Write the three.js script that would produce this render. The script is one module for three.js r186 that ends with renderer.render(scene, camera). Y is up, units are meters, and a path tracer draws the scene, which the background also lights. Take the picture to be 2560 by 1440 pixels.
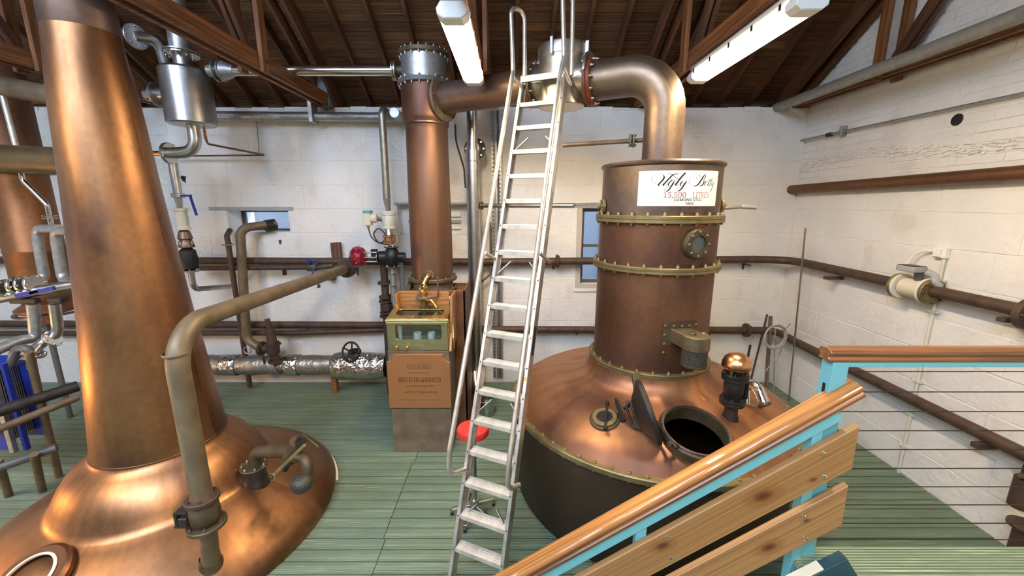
import * as THREE from 'three';
import { RoundedBoxGeometry } from 'three/addons/geometries/RoundedBoxGeometry.js';
import { mergeGeometries } from 'three/addons/utils/BufferGeometryUtils.js';
import { RectAreaLightUniformsLib } from 'three/addons/lights/RectAreaLightUniformsLib.js';

// ---------- camera, sky, exposure ----------
const scene = new THREE.Scene();
const camera = new THREE.PerspectiveCamera(71.51, 2560 / 1440, 0.05, 80);
camera.position.set(0, 2.7, 0);
camera.rotation.x = THREE.MathUtils.degToRad(-11.97);
const renderer = new THREE.WebGLRenderer({ antialias: true });
renderer.toneMapping = THREE.LinearToneMapping;
renderer.toneMappingExposure = 1.45;
renderer.shadowMap.enabled = true;
RectAreaLightUniformsLib.init();
const SKY = new THREE.Color().setRGB(0.62, 0.75, 1.0);     // overcast daylight, even all round
scene.background = SKY.clone().multiplyScalar(17);
const LAMP = new THREE.Color().setRGB(1.0, 0.785, 0.51);
const LAMP_POWER = 86;                                    // of each ceiling batten

// ---------- helpers ----------
const { PI, sin, cos, abs, min, max, hypot, floor, sqrt, tan, acos, round } = Math;
const V = (x, y, z) => new THREE.Vector3(x, y, z);
const v3 = (a) => (a.isVector3 ? a.clone() : V(...a));
let seed = 7;
const rnd = () => { seed = (seed * 1664525 + 1013904223) >>> 0; return seed / 4294967296; };
const rr = (a, b) => a + (b - a) * rnd();
const used = {};
function numbered(n) { const k = (used[n] = (used[n] ?? 0) + 1); return k === 1 ? n : `${n}_${String(k - 1).padStart(3, '0')}`; }
function tag(o, label, category, group) { o.userData = { ...o.userData, label, category }; if (group) o.userData.group = group; return o; }
function thing(name, label, category, at, group) {          // a Group at the thing's base; its parts are given in world metres
  const o = new THREE.Group(); o.name = numbered(name); o.position.copy(v3(at)); scene.add(o);
  return tag(o, label, category, group);
}
function structure(name) { const o = new THREE.Group(); o.name = name; o.userData.kind = 'structure'; scene.add(o); return o; }
function part(parent, name, geo, mat, label) {
  const m = new THREE.Mesh(geo, mat); m.name = name; m.castShadow = m.receiveShadow = true;
  if (!parent.isMesh) m.position.copy(parent.position).negate();
  if (label) m.userData.label = label;
  parent.add(m); return m;
}
function setAt(m, p) { m.position.add(v3(p)); return m; }     // a shared geometry, put at a world point
function stuff(m) { m.userData.kind = 'stuff'; return m; }
function solo(name, geo, mat, label, category, at = [0, 0, 0], group) {
  const m = new THREE.Mesh(geo, mat); m.name = numbered(name); m.castShadow = m.receiveShadow = true;
  geo.translate(-at[0], -at[1], -at[2]); m.position.set(...at); scene.add(m);
  return tag(m, label, category, group);
}
const merge = (...g) => mergeGeometries(g.flat().map((x) => { const n = x.index ? x.toNonIndexed() : x; for (const k of Object.keys(n.attributes)) if (!['position', 'normal', 'uv'].includes(k)) n.deleteAttribute(k); return n; }));
function buffer(p, n, uv, idx) {
  const g = new THREE.BufferGeometry();
  g.setAttribute('position', new THREE.Float32BufferAttribute(p, 3)); g.setAttribute('normal', new THREE.Float32BufferAttribute(n, 3));
  g.setAttribute('uv', new THREE.Float32BufferAttribute(uv, 2)); g.setIndex(idx); return g;
}
const turnTo = (dir) => new THREE.Quaternion().setFromUnitVectors(V(0, 1, 0), v3(dir).normalize());
// solid of revolution: profile [[radius, height], ...] from bottom to top round the axis dir through p; sharp corners stay sharp
function rev(profile, p = [0, 0, 0], dir = [0, 1, 0], seg = 40, arc = PI * 2, from = 0) {
  const P = [], N = [], U = [], I = []; let v = 0;
  const sn = []; for (let i = 0; i < profile.length - 1; i++) { const dr = profile[i + 1][0] - profile[i][0], dh = profile[i + 1][1] - profile[i][1], l = hypot(dr, dh) || 1; sn.push([dh / l, -dr / l, l]); }
  let i = 0;
  while (i < sn.length) {
    let j = i; while (j + 1 < sn.length && sn[j][0] * sn[j + 1][0] + sn[j][1] * sn[j + 1][1] > 0.8) j++;
    const base = P.length / 3;
    for (let k = i; k <= j + 1; k++) {
      const a = sn[max(i, k - 1)], b = sn[min(j, k)], nx = a[0] + b[0], ny = a[1] + b[1], l = hypot(nx, ny) || 1;
      for (let s = 0; s <= seg; s++) {
        const t = from + (s / seg) * arc, c = cos(t), d = sin(t);
        P.push(profile[k][0] * c, profile[k][1], profile[k][0] * d); N.push(nx / l * c, ny / l, nx / l * d); U.push(s / seg * arc * max(0.02, profile[0][0], profile[k][0]), v);
      }
      if (k <= j) v += sn[k][2];
    }
    for (let k = 0; k <= j - i; k++) for (let s = 0; s < seg; s++) { const a = base + k * (seg + 1) + s, b = a + seg + 1; I.push(a, b, a + 1, a + 1, b, b + 1); }
    i = j + 1;
  }
  const g = buffer(P, N, U, I); g.applyQuaternion(turnTo(dir)); const q = v3(p); return g.translate(q.x, q.y, q.z);
}
// a round plate with eased edges, r out to in (hole), t thick along dir
function plate(p, dir, r, t, hole = 0, c = min(0.004, t * 0.3), seg = 36) {
  return rev([[hole, 0], [r - c, 0], [r, c], [r, t - c], [r - c, t], [hole, t], ...(hole ? [[hole, 0]] : [])], p, dir, seg);
}
const rod = (a, b, r, seg = 16) => { const p = v3(a), q = v3(b), d = q.clone().sub(p), l = d.length(); return rev([[0, 0], [r, 0], [r, l], [0, l]], p, d, seg); };
const cone = (a, b, r0, r1, seg = 24) => { const p = v3(a), d = v3(b).sub(p), l = d.length(); return rev([[0, 0], [r0, 0], [r1, l], [0, l]], p, d, seg); };
function path(pts, bend) {                                    // corners rounded to arcs of radius bend
  const q = pts.map(v3), out = [q[0]];
  for (let i = 1; i < q.length - 1; i++) {
    const a = q[i].clone().sub(q[i - 1]), b = q[i + 1].clone().sub(q[i]), la = a.length(), lb = b.length(); a.normalize(); b.normalize();
    const th = acos(max(-1, min(1, a.dot(b)))); if (th < 0.03) { out.push(q[i]); continue; }
    const t = min(bend * tan(th / 2), la * 0.49, lb * 0.49), R = t / tan(th / 2), n = max(3, round(th / 0.17));
    const mid = b.clone().sub(a).normalize(), ctr = q[i].clone().addScaledVector(mid, R / cos(th / 2)), s = q[i].clone().addScaledVector(a, -t).sub(ctr), ax = a.clone().cross(b).normalize();
    for (let k = 0; k <= n; k++) out.push(ctr.clone().add(s.clone().applyAxisAngle(ax, th * k / n)));
  }
  out.push(q[q.length - 1]); return out;
}
function sweep(c, r, seg = 16, rAt) {                        // round tube along the points c, closed at both ends
  const P = [], N = [], U = [], I = []; let len = 0, t0 = c[1].clone().sub(c[0]).normalize(), nrm = V(0, 1, 0).cross(t0); if (nrm.length() < 0.1) nrm = V(1, 0, 0).cross(t0); nrm.normalize();
  for (let i = 0; i < c.length; i++) {
    const t = (i === 0 ? c[1].clone().sub(c[0]) : i === c.length - 1 ? c[i].clone().sub(c[i - 1]) : c[i + 1].clone().sub(c[i - 1])).normalize();
    if (i) { len += c[i].distanceTo(c[i - 1]); nrm.applyQuaternion(new THREE.Quaternion().setFromUnitVectors(t0, t)); } t0 = t;
    const bn = t.clone().cross(nrm), R = rAt ? rAt(i / (c.length - 1)) : r;
    for (let s = 0; s <= seg; s++) { const a = s / seg * PI * 2, d = nrm.clone().multiplyScalar(cos(a)).addScaledVector(bn, sin(a)); P.push(c[i].x + d.x * R, c[i].y + d.y * R, c[i].z + d.z * R); N.push(d.x, d.y, d.z); U.push(s / seg * PI * 2 * r, len); }
    if (i) for (let s = 0; s < seg; s++) { const a = (i - 1) * (seg + 1) + s, b = a + seg + 1; I.push(a, a + 1, b, a + 1, b + 1, b); }
  }
  for (const [k, sg] of [[0, -1], [c.length - 1, 1]]) {
    const t = (k ? c[k].clone().sub(c[k - 1]) : c[1].clone().sub(c[0])).normalize().multiplyScalar(sg), m = P.length / 3, o = k * (seg + 1);
    P.push(c[k].x, c[k].y, c[k].z); N.push(t.x, t.y, t.z); U.push(0, 0);
    for (let s = 0; s <= seg; s++) { for (let q = 0; q < 3; q++) P.push(P[(o + s) * 3 + q]); N.push(t.x, t.y, t.z); U.push(cos(s) * 0.02, sin(s) * 0.02); }
    for (let s = 0; s < seg; s++) sg > 0 ? I.push(m, m + 1 + s, m + 2 + s) : I.push(m, m + 2 + s, m + 1 + s);
  }
  return buffer(P, N, U, I);
}
const pipe = (pts, r, bend = 0.12, seg = 16) => sweep(path(pts, bend), r, seg);
const curve = (pts, r, n = 24, seg = 10) => sweep(new THREE.CatmullRomCurve3(pts.map(v3)).getPoints(n), r, seg);
function uvBox(g, k = 1) {                                   // uv in metres by the way each face looks; call before turning
  g = g.index ? g.toNonIndexed() : g; const p = g.attributes.position, n = g.attributes.normal, u = new Float32Array(p.count * 2);
  for (let i = 0; i < p.count; i++) { const ax = abs(n.getX(i)), ay = abs(n.getY(i)), az = abs(n.getZ(i)); const [a, b] = ax > ay && ax > az ? [p.getZ(i), p.getY(i)] : ay > az ? [p.getX(i), p.getZ(i)] : [p.getX(i), p.getY(i)]; u[i * 2] = a * k; u[i * 2 + 1] = b * k; }
  g.setAttribute('uv', new THREE.BufferAttribute(u, 2)); return g;
}
const rbox = (w, h, d, b = 0.004) => uvBox(b ? new RoundedBoxGeometry(w, h, d, 1, min(b, w / 2.1, h / 2.1, d / 2.1)) : new THREE.BoxGeometry(w, h, d));
const bx = (x0, x1, y0, y1, z0, z1, b = 0.004) => rbox(x1 - x0, y1 - y0, z1 - z0, b).translate((x0 + x1) / 2, (y0 + y1) / 2, (z0 + z1) / 2);
function beam(a, b, w, h, bev = 0.004, up = [0, 1, 0]) {      // box from a to b: h along up, w across
  const p = v3(a), q = v3(b), x = q.clone().sub(p), l = x.length(); x.normalize();
  const z = x.clone().cross(v3(up)).normalize(), y = z.clone().cross(x), g = rbox(l, h, w, bev); g.translate(rnd() * 0, 0, 0);
  return g.applyMatrix4(new THREE.Matrix4().makeBasis(x, y, z).setPosition(p.add(q).multiplyScalar(0.5)));
}
function extrude(pts, depth, o, x, y, bev = 0.003, holes = []) {  // outline in the plane o + a x + b y, depth along x × y
  const shp = pts instanceof THREE.Shape ? pts : new THREE.Shape(pts.map((p) => new THREE.Vector2(...p))); shp.holes.push(...holes);
  const g = new THREE.ExtrudeGeometry(shp, { depth: depth - 2 * bev, bevelEnabled: bev > 0, bevelSize: bev, bevelThickness: bev, bevelOffset: -bev, bevelSegments: 1, curveSegments: 8 }); g.translate(0, 0, bev);
  const X = v3(x).normalize(), Y = v3(y).normalize(); return g.applyMatrix4(new THREE.Matrix4().makeBasis(X, Y, X.clone().cross(Y)).setPosition(v3(o)));
}
function roundRect(w, h, r) { const s = new THREE.Shape(), x = -w / 2, y = -h / 2; s.moveTo(x + r, y).lineTo(-x - r, y).absarc(-x - r, y + r, r, -PI / 2, 0).lineTo(-x, -y - r).absarc(-x - r, -y - r, r, 0, PI / 2).lineTo(x + r, -y).absarc(x + r, -y - r, r, PI / 2, PI).lineTo(x, y + r).absarc(x + r, y + r, r, PI, PI * 1.5); return s; }
const roundHole = (w, h, r) => new THREE.Path(roundRect(w, h, r).getPoints(6));
const hexes = {};
function bolt(parent, p, dir, size, mat, long = size * 0.7) {   // hexagon head with a stud end
  const key = `${size}/${long}`; hexes[key] ??= merge(rev([[0, 0], [size * 0.55, 0], [size * 0.55, long * 0.75], [size * 0.45, long], [0, long]], [0, 0, 0], [0, 1, 0], 6), rev([[size * 0.26, long], [size * 0.26, long * 1.45], [0, long * 1.45]], [0, 0, 0], [0, 1, 0], 8));
  const m = part(parent, 'bolt', hexes[key], mat); m.quaternion.copy(turnTo(dir)); return setAt(m, p);
}
function ringOf(dir) { const d = v3(dir).normalize(), a = abs(d.y) > 0.9 ? V(1, 0, 0) : V(0, 1, 0).cross(d).normalize(); const x = a.addScaledVector(d, -a.dot(d)).normalize(); return [x, d.clone().cross(x)]; }
function bolts(parent, p, dir, R, n, size, mat, long, phase = 0) { const [x, y] = ringOf(dir); for (let i = 0; i < n; i++) { const t = (i + phase) / n * PI * 2; bolt(parent, v3(p).addScaledVector(x, R * cos(t)).addScaledVector(y, R * sin(t)), dir, size, mat, long); } }
function flange(parent, p, dir, R, t, mat, n = 0, size = 0.016, bm = mat, rIn = 0) {  // a bolted pair reads as one plate with heads on the far side of dir
  const f = part(parent, 'flange', plate(p, dir, R, t, rIn), mat), top = v3(p).addScaledVector(v3(dir).normalize(), t);
  if (n) bolts(f, top, dir, R * 0.82, n, size, bm); return f;
}

// ---------- procedural textures ----------
const hash = (x, y, s) => { let h = (x * 374761393 + y * 668265263 + s * 2147483647) | 0; h = Math.imul(h ^ (h >>> 13), 1274126177); return ((h ^ (h >>> 16)) >>> 0) / 4294967296; };
function noise(x, y, px, py, s) { const i = floor(x), j = floor(y), f = x - i, g = y - j, a = f * f * (3 - 2 * f), b = g * g * (3 - 2 * g), h = (m, n) => hash(((m % px) + px) % px, ((n % py) + py) % py, s); return (h(i, j) * (1 - a) + h(i + 1, j) * a) * (1 - b) + (h(i, j + 1) * (1 - a) + h(i + 1, j + 1) * a) * b; }
function fbm(u, v, px, py, o, s) { let t = 0, a = 0.5, n = 0; for (let k = 0; k < o; k++) { t += a * noise(u * px, v * py, px, py, s + k); n += a; a *= 0.5; px *= 2; py *= 2; } return t / n; }
const smooth = (x, a, b) => { const t = max(0, min(1, (x - a) / (b - a))); return t * t * (3 - 2 * t); };
function tex(f, w = 512, h = w, color = true) {
  const d = new Uint8Array(w * h * 4);
  for (let y = 0; y < h; y++) for (let x = 0; x < w; x++) { let c = f(x / w, y / h); if (!c.length) c = [c, c, c]; for (let k = 0; k < 3; k++) d[(y * w + x) * 4 + k] = max(0, min(1, c[k])) * 255; d[(y * w + x) * 4 + 3] = 255; }
  const t = new THREE.DataTexture(d, w, h); t.wrapS = t.wrapT = THREE.RepeatWrapping; t.magFilter = THREE.LinearFilter; t.minFilter = THREE.LinearMipmapLinearFilter; t.generateMipmaps = true; if (color) t.colorSpace = THREE.SRGBColorSpace; t.needsUpdate = true; return t;
}
const rep = (t, x, y = x) => { const c = t.clone(); c.repeat.set(x, y); c.needsUpdate = true; return c; };
const T = {};
T.copper = tex((u, v) => { const b = fbm(u, v, 3, 3, 4, 11), s = fbm(u, v, 24, 2, 3, 23), f = fbm(u, v, 48, 48, 2, 5); const k = 0.72 + 0.3 * b + 0.12 * (s - 0.5) + 0.1 * (f - 0.5); const p = smooth(fbm(u, v, 4, 3, 4, 31), 0.52, 0.75); return [k * (1 - 0.12 * p), k * (0.98 - 0.1 * p), k * (0.96 + 0.02 * p)]; });
T.dome = tex((u, v) => { const b = fbm(u, v, 4, 3, 4, 301), s = fbm(u, v, 36, 2, 3, 303), p = smooth(fbm(u, v, 5, 4, 4, 305), 0.5, 0.72), o = smooth(fbm(u, v, 3, 3, 3, 307), 0.48, 0.7); const k = 0.74 + 0.24 * b + 0.22 * (s - 0.5); return [k * (1 - 0.2 * p + 0.04 * o), k * (0.97 - 0.2 * p - 0.02 * o), k * (0.93 - 0.12 * p - 0.1 * o)]; });
T.copperRough = tex((u, v) => 0.66 + 0.26 * (fbm(u, v, 6, 4, 4, 41) - 0.5) + 0.1 * (fbm(u, v, 60, 60, 2, 42) - 0.5), 512, 512, false);
T.dents = tex((u, v) => 0.5 + 0.7 * (fbm(u, v, 4, 4, 2, 51) - 0.5), 512, 512, false);
T.rust = tex((u, v) => { const b = fbm(u, v, 5, 5, 4, 61), s = smooth(fbm(u, v, 14, 9, 3, 63), 0.55, 0.8); const k = 0.78 + 0.3 * (b - 0.3); return [k * (1 + 0.05 * s), k, k * (1 - 0.06 * s)]; });
T.grain = tex((u, v) => fbm(u, v, 40, 40, 3, 71), 256, 256, false);
T.brush = tex((u, v) => 0.5 + 0.5 * (fbm(u, v, 3, 90, 2, 73) - 0.5), 256, 512, false);
T.metalTint = tex((u, v) => { const k = 0.8 + 0.25 * fbm(u, v, 5, 5, 4, 77); return [k, k, k]; }, 256);
T.wall = tex((u, v) => 0.5 + 0.75 * (fbm(u, v, 6, 6, 4, 81) - 0.5) + 0.3 * (fbm(u, v, 40, 40, 3, 84) - 0.5), 1024, 1024, false);
T.wallTint = tex((u, v) => { const k = 0.9 + 0.12 * fbm(u, v, 3, 3, 4, 91), st = smooth(fbm(u, v, 9, 7, 4, 93), 0.66, 0.8) * 0.05; return [k - st * 0.6, k - st * 0.8, k - st]; });
const ring = (u, v, s, n) => { const w = v * n + 2.2 * fbm(u, v, 2, 4, 3, s) + 0.35 * fbm(u, v, 6, 60, 2, s + 5); return w - floor(w); };
T.pine = tex((u, v) => { const r = ring(u, v, 101, 14), f = fbm(u, v, 6, 140, 2, 103), k = 0.78 + 0.2 * smooth(r, 0, 0.6) * (1 - smooth(r, 0.85, 1)) + 0.1 * (f - 0.5); return [k, k * 0.95, k * 0.88]; }, 1024, 512);
T.timber = tex((u, v) => { const f = fbm(u, v, 4, 40, 4, 111), b = fbm(u, v, 3, 3, 3, 113), k = 0.45 + 0.6 * f + 0.4 * (b - 0.4); return [k, k * 0.95, k * 0.9]; });
T.deckWear = tex((u, v) => { const b = fbm(u, v, 3, 6, 4, 121), f = fbm(u, v, 12, 90, 3, 123), k = 0.72 + 0.24 * b + 0.2 * (f - 0.5), w = smooth(f * b, 0.32, 0.45) * 0.1; return [k + w, k + w * 0.9, k + w * 0.85]; });
T.reed = tex((u, v) => { const t = (v * 8) % 1; return smooth(abs(t - 0.5), 0.18, 0.36) * 0.85 + 0.1 * fbm(u, v, 8, 64, 2, 125); }, 128, 256, false);
T.foil = tex((u, v) => { let s = 0; for (const [p, a, k] of [[5, 0.6, 131], [11, 0.3, 133], [23, 0.15, 135]]) s += a * (1 - abs(2 * fbm(u, v, p, p, 2, k) - 1) * 1.8); return 0.1 + s * 0.85; }, 512, 512, false);
T.mesh = tex((u, v) => { const x = (u * 24) % 1 - 0.5, y = (v * 24) % 1 - 0.5; return hypot(x, y) < 0.3 ? 0.12 : 0.85; }, 512);

// ---------- materials (linear base colours) ----------
function mat(c, roughness, metalness = 0, o = {}) { const m = new THREE.MeshPhysicalMaterial({ color: new THREE.Color().setRGB(...c), roughness, metalness, ...o }); return m; }
const M = {
  copperWarm: mat([0.43, 0.22, 0.105], 0.64, 0.92, { map: rep(T.copper, 0.55), roughnessMap: rep(T.copperRough, 0.6), bumpMap: rep(T.dents, 0.8), bumpScale: 0.003 }),
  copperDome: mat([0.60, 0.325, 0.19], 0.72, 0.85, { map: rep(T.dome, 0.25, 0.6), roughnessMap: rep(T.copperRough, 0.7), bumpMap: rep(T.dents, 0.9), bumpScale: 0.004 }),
  copperBrown: mat([0.235, 0.118, 0.066], 0.78, 0.7, { map: rep(T.copper, 0.7), roughnessMap: rep(T.copperRough, 0.8), bumpMap: rep(T.dents, 0.7), bumpScale: 0.004 }),
  copperPlum: mat([0.26, 0.175, 0.135], 0.64, 0.75, { map: rep(T.copper, 0.7), roughnessMap: rep(T.copperRough, 0.8) }),
  copperGrey: mat([0.31, 0.23, 0.165], 0.66, 0.85, { map: rep(T.copper, 0.7), roughnessMap: rep(T.copperRough, 0.8) }),
  copperBright: mat([0.80, 0.41, 0.21], 0.3, 1, { map: rep(T.metalTint, 4) }),
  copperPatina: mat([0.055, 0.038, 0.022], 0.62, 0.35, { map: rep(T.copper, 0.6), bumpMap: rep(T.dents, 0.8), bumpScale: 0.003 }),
  copperColumn: mat([0.235, 0.142, 0.103], 0.72, 0.75, { map: rep(T.dome, 0.4, 0.25), roughnessMap: rep(T.copperRough, 0.8) }),
  copperDull: mat([0.36, 0.175, 0.085], 0.8, 0.85, { map: rep(T.copper, 0.6), roughnessMap: rep(T.copperRough, 0.7) }),
  bronze: mat([0.42, 0.34, 0.175], 0.52, 0.75, { map: rep(T.rust, 2), bumpMap: rep(T.grain, 4), bumpScale: 0.001 }),
  bronzeDark: mat([0.16, 0.125, 0.075], 0.55, 0.6, { map: rep(T.rust, 3), bumpMap: rep(T.grain, 4), bumpScale: 0.001 }),
  brass: mat([0.72, 0.52, 0.20], 0.28, 1, { map: rep(T.metalTint, 2) }),
  brassPolished: mat([0.88, 0.68, 0.28], 0.12, 1),
  pipeBrown: mat([0.105, 0.062, 0.042], 0.55, 0.15, { map: rep(T.rust, 2.5), bumpMap: rep(T.grain, 5), bumpScale: 0.001 }),
  pipeKhaki: mat([0.235, 0.175, 0.105], 0.5, 0.3, { map: rep(T.rust, 2), bumpMap: rep(T.grain, 5), bumpScale: 0.0008 }),
  ironDark: mat([0.045, 0.038, 0.034], 0.5, 0.4, { map: rep(T.rust, 3), bumpMap: rep(T.grain, 6), bumpScale: 0.002 }),
  ironBlack: mat([0.012, 0.012, 0.013], 0.45, 0.1),
  steel: mat([0.56, 0.55, 0.53], 0.34, 1, { map: rep(T.metalTint, 2), roughnessMap: null }),
  steelBright: mat([0.68, 0.66, 0.62], 0.2, 1),
  galvanised: mat([0.47, 0.47, 0.46], 0.45, 0.85, { map: rep(T.metalTint, 5) }),
  aluminium: mat([0.70, 0.68, 0.64], 0.42, 0.9, { map: rep(T.metalTint, 3) }),
  treadAlu: mat([0.72, 0.69, 0.62], 0.55, 0.55, { map: rep(T.metalTint, 4), bumpMap: rep(T.grain, 10), bumpScale: 0.001 }),
  inox: mat([0.62, 0.585, 0.50], 0.36, 0.95, { map: rep(T.metalTint, 3) }),
  foil: mat([0.62, 0.61, 0.58], 0.22, 1, { bumpMap: rep(T.foil, 1.4), bumpScale: 0.022 }),
  foilPipe: mat([0.45, 0.43, 0.39], 0.4, 0.85, { map: rep(T.metalTint, 3), bumpMap: rep(T.foil, 1.5), bumpScale: 0.008 }),
  wallPaint: mat([0.80, 0.775, 0.725], 0.72, 0, { map: rep(T.wallTint, 0.4), bumpMap: rep(T.wall, 0.7), bumpScale: 0.02 }),
  rafter: mat([0.185, 0.078, 0.033], 0.6, 0, { map: rep(T.timber, 0.7, 1.5), bumpMap: rep(T.timber, 0.7, 1.5), bumpScale: 0.003 }),
  tie: mat([0.33, 0.14, 0.052], 0.55, 0, { map: rep(T.timber, 0.7, 1.5), bumpMap: rep(T.timber, 0.7, 1.5), bumpScale: 0.003 }),
  deck: mat([0.205, 0.285, 0.185], 0.5, 0, { map: rep(T.deckWear, 0.5, 1.6), bumpMap: rep(T.reed, 1, 1 / 0.109), bumpScale: 0.0022 }),
  deckShiny: mat([0.225, 0.30, 0.205], 0.25, 0, { map: rep(T.deckWear, 0.5, 1.6), bumpMap: rep(T.reed, 1, 1 / 0.109), bumpScale: 0.001 }),
  deckStep: mat([0.32, 0.42, 0.27], 0.55, 0, { map: rep(T.deckWear, 0.6, 1.4) }),
  concrete: mat([0.2, 0.2, 0.19], 0.9),
  turquoise: mat([0.135, 0.41, 0.49], 0.45, 0, { bumpMap: rep(T.grain, 4), bumpScale: 0.0006 }),
  railWood: mat([0.62, 0.295, 0.075], 0.6, 0, { map: rep(T.timber, 0.45, 4), clearcoat: 0.55, clearcoatRoughness: 0.06 }),
  railWoodDark: mat([0.36, 0.16, 0.066], 0.5, 0, { map: rep(T.timber, 0.45, 4), clearcoat: 0.5, clearcoatRoughness: 0.2 }),
  oak: mat([0.27, 0.13, 0.045], 0.5, 0, { map: rep(T.pine, 0.7, 2) }),
  oakPale: mat([0.36, 0.19, 0.072], 0.45, 0, { map: rep(T.pine, 0.7, 2) }),
  boxBrown: mat([0.21, 0.155, 0.095], 0.6, 0, { map: rep(T.rust, 2) }),
  bin: mat([0.20, 0.095, 0.052], 0.6, 0.1, { map: rep(T.rust, 1.5) }),
  teal: mat([0.018, 0.062, 0.082], 0.45, 0, { bumpMap: rep(T.grain, 5), bumpScale: 0.001 }),
  cream: mat([0.66, 0.63, 0.50], 0.5), creamYellow: mat([0.66, 0.59, 0.44], 0.45), tealCap: mat([0.10, 0.42, 0.40], 0.4),
  white: mat([0.8, 0.79, 0.75], 0.4), grey: mat([0.35, 0.35, 0.34], 0.5), greyDark: mat([0.09, 0.09, 0.09], 0.5),
  redPaint: mat([0.60, 0.035, 0.032], 0.4), crimson: mat([0.22, 0.008, 0.025], 0.18, 0.1, { clearcoat: 0.6 }),
  blue: mat([0.012, 0.03, 0.26], 0.35), rubber: mat([0.015, 0.015, 0.016], 0.55),
  flangeRed: mat([0.30, 0.085, 0.045], 0.5, 0.35, { map: rep(T.rust, 3) }),
  wireMesh: mat([0.16, 0.155, 0.13], 0.5, 0.5, { map: rep(T.mesh, 3.2), bumpMap: rep(T.mesh, 3.2), bumpScale: 0.002 }),
  glass: mat([0.9, 0.95, 0.93], 0.03, 0, { transmission: 1, thickness: 0, ior: 1.5 }),
  windowPane: mat([0.92, 0.96, 1.0], 0.02, 0, { transmission: 1, thickness: 0, ior: 1.5 }),
  dimOutsideWall: mat([0.05, 0.052, 0.056], 0.8), stone: mat([0.09, 0.075, 0.06], 0.85, 0, { map: rep(T.rust, 0.5) }), ground: mat([0.2, 0.21, 0.19], 0.9),  // outside wall kept near black to hold down the window brightness
};

// ---------- the room ----------
const BACK = -5.74, RIGHT = 3.98, LEFT = -9, FRONT = 4.5, RIDGE = -0.6;
const roofY = (z) => 4.4 + 0.61 * (z < RIDGE ? z - BACK : 2 * RIDGE - BACK - z);
// floor of grooved boards running along the back wall
{
  const f = structure('floor');
  part(f, 'subfloor', bx(LEFT, RIGHT, -0.25, -0.03, BACK - 0.1, FRONT, 0), M.concrete);
  part(f, 'boarding', bx(LEFT, RIGHT, -0.032, -0.001, -1.1, FRONT, 0), M.deckStep);
  const wide = 0.109, plank = {};
  const joints = [[-9, -5.2, -1.06, 1.9, 3.98], [-9, -4.1, -1.04, 0.62, 3.98]];
  let k = 0;
  for (let z = BACK + wide / 2; z < -1.1; z += wide, k++) {
    const js = joints[floor(k / 9) % 2];
    for (let i = 0; i < js.length - 1; i++) {
      const a = js[i] + 0.002, b = js[i + 1] - 0.002, key = (b - a).toFixed(3) + (k % 4);
      if (!plank[key]) { const g = rbox(b - a, 0.03, wide - 0.006, 0.003), uv = g.attributes.uv; for (let n = 0; n < uv.count; n++) uv.setXY(n, uv.getX(n) + (k % 4) * 0.37, uv.getY(n) + (wide / 2)); plank[key] = g; }
      const m = part(f, 'floor_plank', plank[key], b < -1 && a > -6 ? M.deckShiny : M.deck); setAt(m, [(a + b) / 2, -0.016 + rr(-0.0012, 0.0008), z]); m.rotation.x = rr(-0.006, 0.006);
    }
  }
}
// painted blocks laid in a wall: place(u, v, out) gives the world point; holes are [u0, u1, v0, v1]
function courses(w, name, u0, u1, v0, v1, high, lo, hi, holes, place, mt, deep = 0.035, top = () => 99) {
  const o0 = place(0, 0, 0), flip = place(1, 0, 0).sub(o0).cross(place(0, 1, 0).sub(o0)).dot(place(0, 0, 1).sub(o0)) < 0;
  for (let v = v0, r = 0; v < v1 - 0.02; v += high, r++) {
    const vt = min(v + high, v1); let u = u0 - (r % 2) * rr(0.2, 0.5) * hi;
    while (u < u1) {
      const e = u + rr(lo, hi); let spans = [[max(u, u0), min(e, u1)]]; u = e;
      for (const h of holes) if (vt > h[2] + 0.01 && v < h[3] - 0.01) spans = spans.flatMap(([a, b]) => (h[1] <= a || h[0] >= b ? [[a, b]] : [[a, h[0]], [h[1], b]]));
      for (const [a, b] of spans) {
        if (b - a < 0.04 || top((a + b) / 2) < vt) continue;
        const g0 = 0.0018, c = min(0.007, high * 0.08), P = [], N = [], U = [], I = [], j = () => rr(-0.002, 0.002), out = rr(-0.0015, 0.002);
        const L = [[a + g0, v + g0, -deep], [b - g0, v + g0, -deep], [b - g0, vt - g0, -deep], [a + g0, vt - g0, -deep]];
        const B = L.map(([x, y]) => [x, y, out - 0.009]), F = [[1, 1], [-1, 1], [-1, -1], [1, -1]].map(([sx, sy], i) => [B[i][0] + sx * c * 0.5 * rr(0.6, 1.3), B[i][1] + sy * c * rr(0.6, 1.3), out + j()]);
        const quad = (q) => { if (flip) q = [...q].reverse(); const W = q.map((p) => place(...p)), n = W[1].clone().sub(W[0]).cross(W[2].clone().sub(W[0])).normalize(), s = P.length / 3; W.forEach((p, i) => { P.push(p.x, p.y, p.z); N.push(n.x, n.y, n.z); U.push(q[i][0] + (q[i][2] < -0.02 ? 0.02 : 0), q[i][1]); }); I.push(s, s + 1, s + 2, s, s + 2, s + 3); };
        quad(F); for (let i = 0; i < 4; i++) { const n = (i + 1) % 4; quad([B[i], B[n], F[n], F[i]]); quad([L[i], L[n], B[n], B[i]]); }
        part(w, name, buffer(P, N, U, I), mt);
      }
    }
  }
}
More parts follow.
